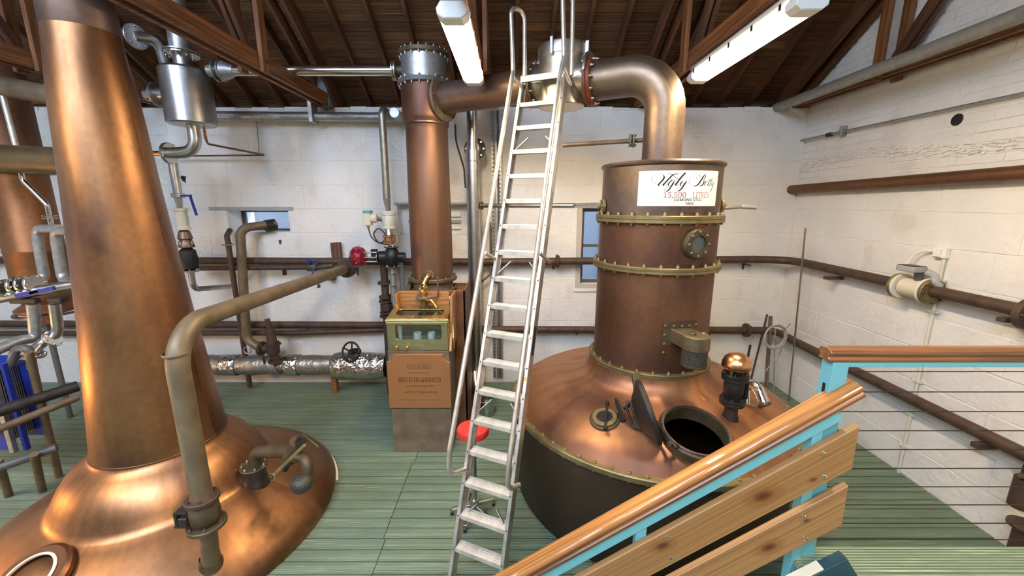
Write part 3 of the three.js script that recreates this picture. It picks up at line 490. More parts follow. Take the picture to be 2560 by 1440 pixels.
  // sight glass
  {
    const p = V(1.414, 2.391, -3.16), n = p.clone().setY(0).sub(V(X, 0, Z)).normalize(), q = V(X + n.x * 0.485, p.y, Z + n.z * 0.485);
    const s = part(t, 'sight_glass', plate(q, n, 0.118, 0.045, 0.07, 0.006), M.bronzeDark); part(s, 'lens', plate(q.clone().addScaledVector(n, 0.03), n, 0.072, 0.008), mat([0.10, 0.11, 0.09], 0.12)); 
    const s2 = part(s, 'clamp_ring', plate(q.clone().addScaledVector(n, 0.044), n, 0.112, 0.016, 0.068, 0.005), M.bronzeDark); void s2; bolts(s, q.clone().addScaledVector(n, 0.06), n, 0.092, 8, 0.018, M.bronze, 0.008);
  }
  // stubs either side of the upper drum
  for (const [s, p] of [[-1, [0.762, 2.676, -3.55]], [1, [1.803, 2.683, -3.5]]]) { const q = [X + s * 0.455, p[1], p[2]]; const st = part(t, 'side_stub', rod(q, [X + s * 0.50, p[1], p[2]], 0.03), M.bronzeDark); const f = part(st, 'stub_flange', plate([X + s * 0.485, p[1], p[2]], [s, 0, 0], 0.062, 0.025), M.bronze); bolts(f, [X + s * 0.51, p[1], p[2]], [s, 0, 0], 0.045, 4, 0.018, M.bronze); }
  part(t, 'sample_rod', rod([X + 0.5, 2.655, -3.5], [1.989, 2.67, -3.5], 0.013), M.steel); part(t, 'rod_handle', cone([1.972, 2.67, -3.5], [2.093, 2.663, -3.5], 0.019, 0.016), M.aluminium);
  // relief box with rivets and mesh drum
  {
    const a = -0.0, y0 = 1.72, pl = [], n = 12, A0 = -0.136, A1 = 0.47, P = [], N = [], U = [], I = [];
    for (const [R1, s] of [[0.512, 1], [0.498, -1]]) { const b = P.length / 3; for (let i = 0; i <= n; i++) for (const j of [0, 1]) { const t2 = A0 + (A1 - A0) * i / n, y = j ? 1.762 : 1.565; P.push(X + R1 * sin(t2), y, Z + R1 * cos(t2)); N.push(s * sin(t2), 0, s * cos(t2)); U.push(i / n * 0.3, y); } for (let i = 0; i < n; i++) { const q = b + i * 2; s > 0 ? I.push(q, q + 2, q + 1, q + 1, q + 2, q + 3) : I.push(q, q + 1, q + 2, q + 1, q + 3, q + 2); } }
    const bk = part(t, 'backing_plate', buffer(P, N, U, I), M.bronzeDark), rv = rev([[0.016, 0], [0.014, 0.006], [0.008, 0.011], [0, 0.012]], [0, 0, 0], [0, 1, 0], 10);
    const rivet = (t2, y) => { const d = V(sin(t2), 0, cos(t2)), m = part(bk, 'rivet', rv, M.bronzeDark); m.quaternion.copy(turnTo(d)); setAt(m, [X + d.x * 0.511, y, Z + d.z * 0.511]); };
    for (let i = 0; i < 5; i++) rivet(A0 + 0.035 + (A1 - A0 - 0.07) * i / 4, 1.762 - 0.035); for (let i = 1; i < 4; i++) { rivet(A0 + 0.035, 1.762 - 0.035 - i * 0.075); rivet(A1 - 0.035, 1.762 - 0.035 - i * 0.075); }
    const sh = new THREE.Shape(); sh.moveTo(-0.085, 0).lineTo(0.09, 0).lineTo(0.08, 0.09).absarc(0.025, 0.20, 0.102, -0.6, PI + 0.35).lineTo(-0.085, 0);
    const am = (A0 + A1) / 2 - 0.02, dO = V(sin(am), 0, cos(am)), c0 = V(X, 1.762 - 0.2, Z).addScaledVector(dO, 0.5), sd = V(cos(am), 0, -sin(am)), fw = V(sin(am + 0.02), 0, cos(am + 0.02));
    const rt = V(fw.z, 0, -fw.x);
    part(t, 'relief_box', extrude(sh, 0.118, c0.clone().addScaledVector(V(0, 1, 0), 0.15).addScaledVector(fw, -0.02).toArray(), rt.toArray(), fw.toArray(), 0.008), mat([0.22, 0.17, 0.10], 0.5, 0.55, { map: rep(T.rust, 4) }), 'greenish bronze relief box');
    const dc = c0.clone().addScaledVector(fw, 0.18).addScaledVector(rt, 0.025).add(V(0, 0.032, 0));
    part(t, 'mesh_drum', rev([[0, -0.118], [0.088, -0.118], [0.094, -0.112], [0.094, 0.005], [0, 0.005]], dc, [0, 1, 0], 36), M.wireMesh, 'round wire mesh drum');
    part(t, 'drum_cap', plate(dc.clone().add(V(0, 0.002, 0)), [0, 1, 0], 0.098, 0.014), M.bronzeDark); part(t, 'drum_base', plate(dc.clone().add(V(0, -0.136, 0)), [0, 1, 0], 0.095, 0.022), M.bronzeDark);
    bolt(t, dc.clone().add(V(-0.03, 0.118, 0)).toArray(), [0, 1, 0], 0.05, M.bronzeDark, 0.018); bolt(t, dc.clone().addScaledVector(rt, 0.06).add(V(0, 0.118, 0)).toArray(), [0, 1, 0], 0.03, M.bronze, 0.012);
  }
  // hatch lid standing open on its hinge
  {
    const top = V(0.956, 1.376, -2.85), bot = V(1.075, 0.974, -2.62), axis = bot.clone().sub(top).normalize(), mid = top.clone().add(bot).multiplyScalar(0.5);
    const face = V(0, 2.7, 0).sub(mid); face.addScaledVector(axis, -face.dot(axis)).normalize(); const nn = axis.clone().cross(face).normalize(); if (nn.x > 0) nn.negate(); nn.addScaledVector(face, 0.05).normalize();   // the lid stands nearly edge-on to the landing
    const R = top.distanceTo(bot) / 2 * 1.0;
    const lid = part(t, 'hatch_lid', rev([[0, 0.1], [R * 0.3, 0.097], [R * 0.5, 0.085], [R * 0.85, 0.03], [R - 0.008, 0.018], [R, 0.01], [R, -0.02], [R - 0.02, -0.026], [0, -0.026]].reverse(), mid.toArray(), nn.toArray(), 56), M.ironDark, 'dark hatch lid standing open');
    const side = nn.clone().cross(axis).normalize(), br = (a, h, l, w) => part(lid, 'lid_bar', beam(mid.clone().addScaledVector(axis, -a).addScaledVector(nn, h).toArray(), mid.clone().addScaledVector(axis, a).addScaledVector(nn, h).toArray(), w, l, 0.008, nn.toArray()), M.ironDark);
    br(R * 0.45, 0.095, 0.03, 0.05);
    part(lid, 'latch', beam(top.clone().addScaledVector(axis, -0.05).toArray(), top.clone().addScaledVector(axis, 0.12).addScaledVector(nn, 0.03).toArray(), 0.05, 0.03, 0.006), M.bronzeDark);
    part(lid, 'latch', beam(top.clone().addScaledVector(axis, -0.055).addScaledVector(nn, -0.02).toArray(), top.clone().addScaledVector(axis, 0.05).toArray(), 0.035, 0.018, 0.006), M.bronzeDark);
    part(lid, 'handle', pipe([mid.clone().addScaledVector(axis, -0.1).addScaledVector(nn, 0.04), mid.clone().addScaledVector(axis, -0.09).addScaledVector(nn, 0.14), mid.clone().addScaledVector(axis, 0.09).addScaledVector(nn, 0.14), mid.clone().addScaledVector(axis, 0.1).addScaledVector(nn, 0.04)], 0.011, 0.03, 10), M.ironDark);
    const hp = hc.clone().addScaledVector(V(-0.9, 0, 0.25).normalize(), HR + 0.035);
    const tang = hn.clone().cross(V(-0.9, 0, 0.25)).normalize();
    for (const s of [-1, 1]) part(t, 'hinge_lug', beam(hc.clone().addScaledVector(V(-0.9, 0, 0.25).normalize(), HR - 0.01).addScaledVector(tang, s * 0.1).addScaledVector(hn, 0.035).toArray(), hp.clone().addScaledVector(tang, s * 0.1).addScaledVector(hn, 0.06).addScaledVector(V(-1, 0, 0), 0.03).toArray(), 0.035, 0.03, 0.006), M.bronzeDark);
    part(t, 'hinge_pin', rod(hp.clone().addScaledVector(tang, -0.14).addScaledVector(hn, 0.06).toArray(), hp.clone().addScaledVector(tang, 0.14).addScaledVector(hn, 0.06).toArray(), 0.012), M.ironDark);
  }
  // small inspection port with a hinged cover
  {
    const p = V(0.726, 1.047, -2.849), n = V(-0.159, 0.964, 0.212).normalize(), o = (a, b, h) => p.clone().addScaledVector(ax, a).addScaledVector(ay, b).addScaledVector(n, h), [ax, ay] = (() => { const x = V(1, 0, 0); x.addScaledVector(n, -x.dot(n)).normalize(); return [x, n.clone().cross(x).negate()]; })();
    const q = part(t, 'port', plate(o(0, 0, -0.02), n, 0.118, 0.035, 0.0, 0.006, 48), M.bronzeDark); part(q, 'port_ring', plate(o(0, 0, 0.014), n, 0.096, 0.016, 0.062, 0.004, 48), M.bronze); part(q, 'port_glass', plate(o(0, 0, 0.008), n, 0.063, 0.012), mat([0.03, 0.03, 0.03], 0.25));
    part(q, 'port_bar', rod(o(-0.02, 0.13, 0.045), o(0.05, -0.13, 0.045), 0.0085, 10), M.ironDark); part(q, 'port_nut', plate(o(-0.02, 0.13, 0.02), n, 0.016, 0.04), M.ironDark); part(q, 'port_nut', plate(o(0.05, -0.13, 0.02), n, 0.016, 0.04), M.ironDark);
    const cn = V(0.93, 0.25, -0.1).normalize(); const cv = part(q, 'port_cover', plate(o(0.115, 0, 0.085), cn, 0.088, 0.016, 0.0, 0.005, 40), M.bronzeDark); part(cv, 'cover_boss', rod(o(0.125, 0, 0.09), o(0.2, -0.01, 0.12), 0.026), M.bronzeDark); part(q, 'port_hinge', beam(o(0.1, -0.03, 0.0), o(0.135, 0.06, 0.015), 0.04, 0.03), M.ironDark);
  }
  part(t, 'blank_patch', plate(V(1.602, 1.13, -3.05).addScaledVector(V(0.207, 0.907, 0.366), -0.012), [0.207, 0.907, 0.366], 0.042, 0.017), M.copperDome, 'round patch on the dome');
}
// breather with a copper cap on the dome
{
  const p = V(1.695, 1.066, -2.832), t = thing('breather_valve', 'dark iron breather with a polished copper mushroom cap on the bolted still dome', 'valve', p.toArray()), kR = 0.86, kY = 0.93, S = (a) => a.map(([r, y]) => [r * kR, y * kY]), Y = (y) => [p.x, p.y + y * kY, p.z], u = [0, 1, 0];
  part(t, 'stub', rev(S([[0.075, -0.06], [0.066, 0.02], [0.056, 0.05], [0.056, 0.14]]), p, u), M.ironDark);
  flange(t, Y(0.13), u, 0.105 * kR, 0.024 * kY, M.ironDark, 0); flange(t, Y(0.156), u, 0.107 * kR, 0.026 * kY, M.ironDark, 6, 0.02);
  part(t, 'valve_body', rev(S([[0.055, 0.18], [0.062, 0.2], [0.082, 0.235], [0.085, 0.30], [0.082, 0.345]]), p, u), M.ironDark);
  flange(t, Y(0.345), u, 0.108 * kR, 0.022 * kY, M.ironDark); flange(t, Y(0.368), u, 0.11 * kR, 0.035 * kY, M.ironBlack, 6, 0.018);
  part(t, 'spindle', rod(Y(0.4), Y(0.47), 0.043), M.ironBlack);
  part(t, 'cap', rev(S([[0.06, 0.445], [0.112, 0.45], [0.12, 0.462], [0.117, 0.495], [0.1, 0.535], [0.068, 0.562], [0.03, 0.573], [0, 0.575]]), p, u, 48), M.copperBright, 'shiny copper mushroom cap');
  for (const a of [0.4, 2.5, 4.6]) part(t, 'cap_bracket', bx(p.x + 0.075 * cos(a) - 0.01, p.x + 0.075 * cos(a) + 0.01, p.y + 0.37, p.y + 0.43, p.z + 0.075 * sin(a) - 0.01, p.z + 0.075 * sin(a) + 0.01, 0.003), M.steelBright);
  part(t, 'side_lug', bx(p.x + 0.075, p.x + 0.10, p.y + 0.17, p.y + 0.31, p.z - 0.03, p.z + 0.03, 0.008), M.ironBlack);
}
// stainless bend on the dome
{
  const p = V(1.923, 1.071, -3.032), t = thing('steel_bend', 'short shiny steel pipe bend with hexagon plug beside the copper mushroom cap', 'pipe', p.toArray()), e = V(2.032, 1.115, -2.95);
  part(t, 'bend', pipe([p.clone().addScaledVector(V(0, 1, 0), -0.03), [1.975, 1.193, -3.15], [2.011, 1.24, -3.05], e.toArray()], 0.042, 0.08, 20), M.steelBright);
  part(t, 'ferrule', plate([2.022, 1.136, -2.97], [0.2, -0.7, 0.4], 0.044, 0.014), M.steelBright); part(t, 'plug', rev([[0, 0], [0.05, 0], [0.052, 0.006], [0.052, 0.02], [0, 0.022]], [2.024, 1.126, -2.95], [0.2, -0.6, 0.6], 6), M.bronzeDark, 'dark hexagon plug');
  part(t, 'brace', beam(p.clone().add(V(-0.02, 0.02, 0.02)).toArray(), p.clone().add(V(0.11, 0.0, 0.06)).toArray(), 0.02, 0.02), M.bronze);
}

// ---------- steel column, lyne arm and strainer pot ----------
{
  const X = -0.955, Z = -4.75, t = thing('copper_column', 'brown copper column standing behind the brass spirit safe, flanged cap at its top', 'column', [X, 1.6, Z]), A = (p) => rev(p, [X, 0, Z], [0, 1, 0], 56);
  part(t, 'column_shell', A([[0.243, 1.84], [0.243, 2.5], [0.236, 3.1], [0.231, 3.48], [0.233, 3.52], [0.242, 3.56], [0.255, 3.59], [0.26, 3.62], [0.26, 3.95]]), M.copperColumn);
  part(t, 'swage_ring', A([[0.235, 3.535], [0.25, 3.545], [0.25, 3.56], [0.236, 3.57]]), M.copperPlum);
  const c1 = part(t, 'flange', A([[0.22, 3.945], [0.288, 3.945], [0.292, 3.95], [0.292, 3.985], [0.288, 3.99], [0.22, 3.99]]), M.greyDark); bolts(c1, [X, 3.99, Z], [0, 1, 0], 0.272, 20, 0.026, M.steel); bolts(c1, [X, 3.945, Z], [0, -1, 0], 0.272, 20, 0.022, M.steel);
  part(t, 'cap', A([[0.2, 3.99], [0.243, 3.99], [0.243, 4.235]]), M.galvanised, 'grey steel drum at the column top');
  const c2 = part(t, 'flange', A([[0.2, 4.235], [0.268, 4.235], [0.272, 4.24], [0.272, 4.275], [0.268, 4.28], [0, 4.29]]), M.bronzeDark); bolts(c2, [X, 4.235, Z], [0, -1, 0], 0.255, 20, 0.022, M.steel); bolts(c2, [X, 4.282, Z], [0, 1, 0], 0.25, 20, 0.022, M.steel);
  const c3 = part(t, 'flange', A([[0.2, 1.80], [0.284, 1.80], [0.288, 1.805], [0.288, 1.835], [0.282, 1.842], [0.2, 1.842]]), M.bronzeDark); bolts(c3, [X, 1.842, Z], [0, 1, 0], 0.268, 16, 0.024, M.bronzeDark);
  part(t, 'base_drum', A([[0.24, 1.71], [0.24, 1.80]]), M.pipeKhaki);
  const c4 = part(t, 'flange', A([[0.2, 1.675], [0.284, 1.675], [0.288, 1.68], [0.288, 1.708], [0.282, 1.714], [0.2, 1.714]]), M.bronzeDark); bolts(c4, [X, 1.714, Z], [0, 1, 0], 0.268, 16, 0.024, M.bronzeDark);
  part(t, 'outlet_flange', plate([X + 0.0, 1.885, Z + 0.232], [0, 0, 1], 0.07, 0.02), M.bronzeDark);
  part(t, 'outlet_bend', pipe([[X + 0.01, 1.89, Z + 0.23], [X + 0.0, 1.90, Z + 0.31], [X - 0.045, 1.79, Z + 0.36]], 0.028, 0.05), M.brass, 'brass outlet bend');
  bolts(t, [X, 1.885, Z + 0.252], [0, 0, 1], 0.052, 5, 0.018, M.steelBright);
  const arm = V(2.23, 0, 1.15).normalize();
  const sd = part(t, 'arm_flange', plate(V(X, 3.80, Z).addScaledVector(arm, 0.235), arm, 0.235, 0.03, 0.1), M.pipeKhaki, 'ring where the arm joins'); bolts(sd, V(X, 3.80, Z).addScaledVector(arm, 0.265), arm, 0.212, 14, 0.018, M.bronzeDark);
}
{
  const C = V(0.463, 3.81, -4.03), a = V(-2.23, 0, -1.15).normalize(), t = thing('strainer_pot', 'cream coloured steel pot in the copper pipe behind the ladder top', 'pot', [C.x, 3.55, C.z]), A = (p) => rev(p, [C.x, 0, C.z], [0, 1, 0], 56);
  part(t, 'pot_shell', A([[0, 3.575], [0.205, 3.575], [0.213, 3.585], [0.213, 3.99]]), M.inox);
  part(t, 'lid', A([[0.213, 3.99], [0.222, 3.992], [0.224, 4.075], [0.218, 4.09], [0.1, 4.10], [0, 4.105]]), M.inox, 'pale lid');
  for (const g of [0.5, 2.1, 3.7, 5.2]) { const d = V(cos(g), 0, sin(g)), q = C.clone().addScaledVector(d, 0.235).setY(4.05); const cl = part(t, 'clamp', beam(q.clone().add(V(0, -0.08, 0)).toArray(), q.clone().add(V(0, 0.06, 0)).toArray(), 0.03, 0.035, 0.006, d.toArray()), M.steel); part(cl, 'clamp_arm', beam(q.clone().add(V(0, 0.055, 0)).toArray(), q.clone().addScaledVector(d, -0.07).add(V(0, 0.06, 0)).toArray(), 0.03, 0.02), M.ironDark); }
  for (const s of [-1, 1]) { const st = part(t, 'side_stub', rod(C.clone().addScaledVector(a, s * 0.12), C.clone().addScaledVector(a, s * 0.275), 0.15, 36), M.inox); const f = part(st, 'stub_flange', plate(C.clone().addScaledVector(a, s * 0.255), a.clone().multiplyScalar(s), 0.205, 0.022), s > 0 ? M.copperPlum : M.inox); bolts(f, C.clone().addScaledVector(a, s * 0.255), a.clone().multiplyScalar(-s), 0.183, 12, 0.022, M.steelBright); }
}
{
  const a = V(-2.23, 0, -1.15).normalize(), p = V(1.285, 3.765, -3.6).addScaledVector(a, 0.64), t = thing('red_flange', 'thick red-brown bolted flange on the elbow above the bolted still', 'flange', p.toArray());
  const q = p.clone().addScaledVector(a, -0.03);
  part(t, 'flange', plate(q, a, 0.207, 0.032), M.flangeRed); part(t, 'flange', plate(q.clone().addScaledVector(a, 0.034), a, 0.207, 0.028), M.flangeRed); bolts(t, q, a.clone().negate(), 0.184, 12, 0.026, M.steelBright);
}
{
  const a = V(-2.23, 0, -1.15).normalize(), C = V(0.463, 3.81, -4.03), p0 = C.clone().addScaledVector(a, 0.30), p1 = V(-0.955, 3.80, -4.75).addScaledVector(a, -0.25);
  const t = thing('lyne_arm', 'fat brown copper pipe linking the pot behind the ladder to the brown column', 'pipe', p1.toArray());
  part(t, 'pipe', rod(p1, p0, 0.155, 40), M.copperPlum); part(t, 'flange', plate(p0.clone().addScaledVector(a, -0.02), a, 0.205, 0.04), M.copperPlum);
}
{
  const y = 4.11, z = -4.75; const t = thing('steel_pipe', 'long bright steel pipe running level under the roof to the column cap', 'pipe', [-1.2, y, z]);
  part(t, 'pipe', rod([-3.1, y, z], [-1.3, y, z], 0.052, 28), M.steelBright); flange(t, [-1.30, y, z], [1, 0, 0], 0.10, 0.02, M.steel, 8, 0.018); flange(t, [-1.275, y, z], [1, 0, 0], 0.10, 0.02, M.steel); part(t, 'stub', rod([-1.26, y, z], [-1.18, y, z], 0.052), M.bronzeDark);
  flange(t, [-3.14, y, z], [-1, 0, 0], 0.11, 0.02, M.steel, 8, 0.018); part(t, 'reducer', cone([-3.14, y, z], [-3.02, y, z], 0.1, 0.055), M.galvanised); part(t, 'stub', rod([-3.30, y, z], [-3.14, y, z], 0.06), M.galvanised); flange(t, [-3.2, y, z], [-1, 0, 0], 0.11, 0.02, M.steel, 8, 0.018);
}
{ // steel vessel under the roof
  const c = V(-3.568, 3.917, -4.75), R = 0.235, t = thing('steel_vessel', 'round stainless steel vessel hung under the roof left of the white wall', 'vessel', [c.x, 3.66, c.z]), A = (p) => rev(p, [c.x, 0, c.z], [0, 1, 0], 48), f = c.toArray();
  part(t, 'vessel_shell', A([[0, 3.55], [R - 0.02, 3.55], [R, 3.565], [R, 4.10], [R - 0.02, 4.125], [0.08, 4.14], [0, 4.14]]), M.steel);
  part(t, 'neck', A([[0.085, 4.13], [0.085, 4.26]]), M.steel); flange(t, [c.x, 4.26, c.z], [0, 1, 0], 0.165, 0.02, M.steelBright, 10, 0.022); flange(t, [c.x, 4.285, c.z], [0, 1, 0], 0.165, 0.02, M.steel); bolts(t, [c.x, 4.26, c.z], [0, -1, 0], 0.135, 10, 0.02, M.steelBright);
  part(t, 'riser', A([[0.1, 4.3], [0.1, 4.96]]), M.galvanised); part(t, 'bottom_bend', pipe([[c.x, 3.56, c.z], [c.x, 3.27, c.z], [c.x - 0.3, 3.25, c.z + 0.02]], 0.062, 0.16, 24), M.steel);
  flange(t, [c.x - 0.28, 3.25, c.z + 0.02], [-1, 0, 0], 0.115, 0.018, M.steelBright, 8, 0.018); flange(t, [c.x - 0.302, 3.25, c.z + 0.02], [-1, 0, 0], 0.115, 0.018, M.steel); part(t, 'stub', rod([c.x - 0.5, 3.25, c.z + 0.02], [c.x - 0.31, 3.25, c.z + 0.02], 0.028), M.copperBright);
  part(t, 'inlet_bend', pipe([[-3.833, 4.209, -4.85], [-3.823, 4.439, -4.8], [-3.943, 4.396, -4.62]], 0.062, 0.18, 20), M.steel); flange(t, [-3.926, 4.396, -4.62], [1, 0, 0.3], 0.12, 0.025, M.steel, 8, 0.02);
  part(t, 'side_stub', rod([c.x - 0.45, 3.87, c.z], [c.x - 0.2, 3.87, c.z], 0.07), M.steel); flange(t, [c.x - 0.33, 3.87, c.z], [-1, 0, 0], 0.125, 0.02, M.steel, 8, 0.02);
}
{ const t = thing('copper_drain', 'thin copper drain pipe zigzagging below the steel vessel on the white wall', 'pipe', [-3.84, 3.467, -5.3]); part(t, 'pipe', pipe([[-3.445, 3.616, -4.75], [-3.622, 3.424, -5], [-3.681, 3.401, -5.1], [-3.294, 3.328, -5.6], [-4.548, 3.318, -5.6]], 0.012, 0.02, 10), M.copperPlum); part(t, 'upper_run', rod([-3.444, 3.624, -4.75], [-3.61, 3.439, -4.98], 0.016), M.copperBright); part(t, 'wire_hanger', rod([-3.393, 3.756, -5.66], [-3.401, 3.353, -5.64], 0.004, 6), M.greyDark); }

// ---------- spirit safe on its cabinet, and the bin behind ----------
{
  const t = thing('spirit_safe', 'brass and glass spirit safe on the wooden cabinet, glasses inside', 'spirit safe', [-0.985, 1.19, -4.1]), x0 = -1.30, x1 = -0.668, y0 = 1.19, yf = 1.50, zf = -3.975, zb = -4.30, yb = 1.575, xm = (x0 + x1) / 2, W = x1 - x0;
  const front = roundRect(W, yf - y0, 0.004); front.holes = []; part(t, 'front_panel', extrude(front, 0.012, [xm, (y0 + yf) / 2, zf - 0.012], [1, 0, 0], [0, 1, 0], 0.002, [roundHole(W - 0.16, 0.165, 0.03).getPoints().length ? (() => { const h = new THREE.Path(roundRect(W - 0.15, 0.17, 0.035).getPoints(6).map((p) => p.add(new THREE.Vector2(0.01, 0.045)))); return h; })() : null]), mat([0.38, 0.34, 0.19], 0.28, 0.85, {}), 'greenish brass front');
  part(t, 'front_glass', bx(x0 + 0.05, x1 - 0.05, y0 + 0.09, y0 + 0.30, zf - 0.018, zf - 0.014, 0), M.glass);
  const sl = V(0, yb - yf - 0.02, zb - zf).normalize(), dp = hypot(yb - yf - 0.02, zb - zf), top = roundRect(W, dp, 0.004), lidO = V(xm, (yb + yf + 0.02) / 2, (zb + zf) / 2);
  part(t, 'lid', extrude(top, 0.012, lidO.toArray(), [1, 0, 0], sl.toArray(), 0.002, [new THREE.Path(roundRect(W - 0.13, dp * 0.46, 0.05).getPoints(6))]), M.brass, 'brass lid frame');
  part(t, 'lid_glass', extrude(roundRect(W - 0.1, dp * 0.6, 0.01), 0.004, lidO.clone().add(V(0, -0.006, 0)).toArray(), [1, 0, 0], sl.toArray(), 0), M.glass);
  part(t, 'rail', bx(x0 - 0.012, x1 + 0.012, yf, yf + 0.028, zf - 0.01, zf + 0.018, 0.008), M.brassPolished); part(t, 'rail', bx(x0 - 0.006, x1 + 0.006, yf - 0.03, yf - 0.002, zf - 0.01, zf + 0.01, 0.006), M.brass);
  for (const x of [x0, x1 - 0.012]) part(t, 'side_panel', extrude([[0, 0], [-(zb - zf), 0], [-(zb - zf), yb - y0], [0, yf - y0]].map(([a, b]) => [a, b]), 0.012, [x + 0.012, y0, zf - 0.012], [0, 0, -1], [0, 1, 0], 0.002), M.brass);
  part(t, 'back_panel', bx(x0, x1, y0, yb, zb - 0.012, zb, 0.002), M.bronzeDark); part(t, 'base', bx(x0 + 0.01, x1 - 0.01, y0, y0 + 0.03, zb, zf - 0.014), M.bronzeDark);
  const stud = rev([[0.009, 0], [0.008, 0.004], [0, 0.007]], [0, 0, 0], [0, 1, 0], 10), ln = V(1, 0, 0).cross(sl).normalize();
  for (let i = 0; i < 6; i++) for (const s of [-0.36, 0.36]) { const m = part(t, 'stud', stud, M.brassPolished); m.quaternion.copy(turnTo(ln)); setAt(m, lidO.clone().add(V((i - 2.5) * 0.105, 0, 0)).addScaledVector(sl, s * dp).addScaledVector(ln, 0.012)); }
  for (let i = 0; i < 6; i++) { const m = part(t, 'stud', stud, M.brassPolished); m.quaternion.copy(turnTo([0, 0, 1])); setAt(m, [xm + (i - 2.5) * 0.1, y0 + 0.078, zf]); }
  for (const x of [x0 + 0.10, x0 + 0.21]) { const k = part(t, 'tap_knob', rev([[0.006, 0], [0.006, 0.02], [0.016, 0.026], [0.016, 0.04], [0.008, 0.048], [0, 0.05]], [x, y0 + 0.045, zf], [0, 0, 1], 20), M.brassPolished); part(k, 'tap_lever', rod([x, y0 + 0.045, zf + 0.03], [x - 0.012, y0 + 0.0, zf + 0.04], 0.005, 8), M.brassPolished); }
  part(t, 'name_plate', bx(x0 + 0.245, x0 + 0.375, y0 + 0.022, y0 + 0.06, zf, zf + 0.003, 0.001), M.bronze);
  part(t, 'glass_shelf', bx(x0 + 0.03, x1 - 0.03, y0 + 0.03, y0 + 0.06, zb + 0.02, zf - 0.06), M.greyDark);  // dark grey slab that the glasses stand on
  part(t, 'lid_fitting', pipe([[xm + 0.06, 1.66, -4.27], [xm + 0.10, 1.665, -4.25], [xm + 0.16, 1.58, -4.23]], 0.016, 0.03, 12), M.brass); part(t, 'lid_fitting', cone([xm + 0.02, 1.67, -4.28], [xm + 0.06, 1.66, -4.27], 0.006, 0.018), M.brass);
  part(t, 'side_tube', pipe([[x1 + 0.05, 1.20, -4.02], [x1 + 0.05, 1.30, -4.02], [x1 + 0.02, 1.62, -4.2], [x1 - 0.02, 1.70, -4.26]], 0.011, 0.08, 10), M.brass);
}
M.beaker = mat([0.78, 0.84, 0.86], 0.12, 0, { transmission: 0.55, thickness: 0 });
{ const gl = (x, z, h, r) => { const t = solo('sampling_glass', rev([[0, 1.25], [r, 1.25], [r, 1.25 + h], [r - 0.004, 1.25 + h], [r - 0.004, 1.258], [0, 1.258]], [x, 0, z], [0, 1, 0], 24), M.beaker, '', 'glass', [x, 1.25, z]); return t; };
  gl(-1.01, -4.08, 0.1, 0.042).userData.label = 'left of the two short glasses inside the spirit safe'; gl(-0.86, -4.08, 0.1, 0.042).userData.label = 'right of the two short glasses inside the spirit safe, near its right edge'; gl(-1.19, -4.06, 0.19, 0.025).userData.label = 'tall thin glass tube at the left inside the spirit safe'; }
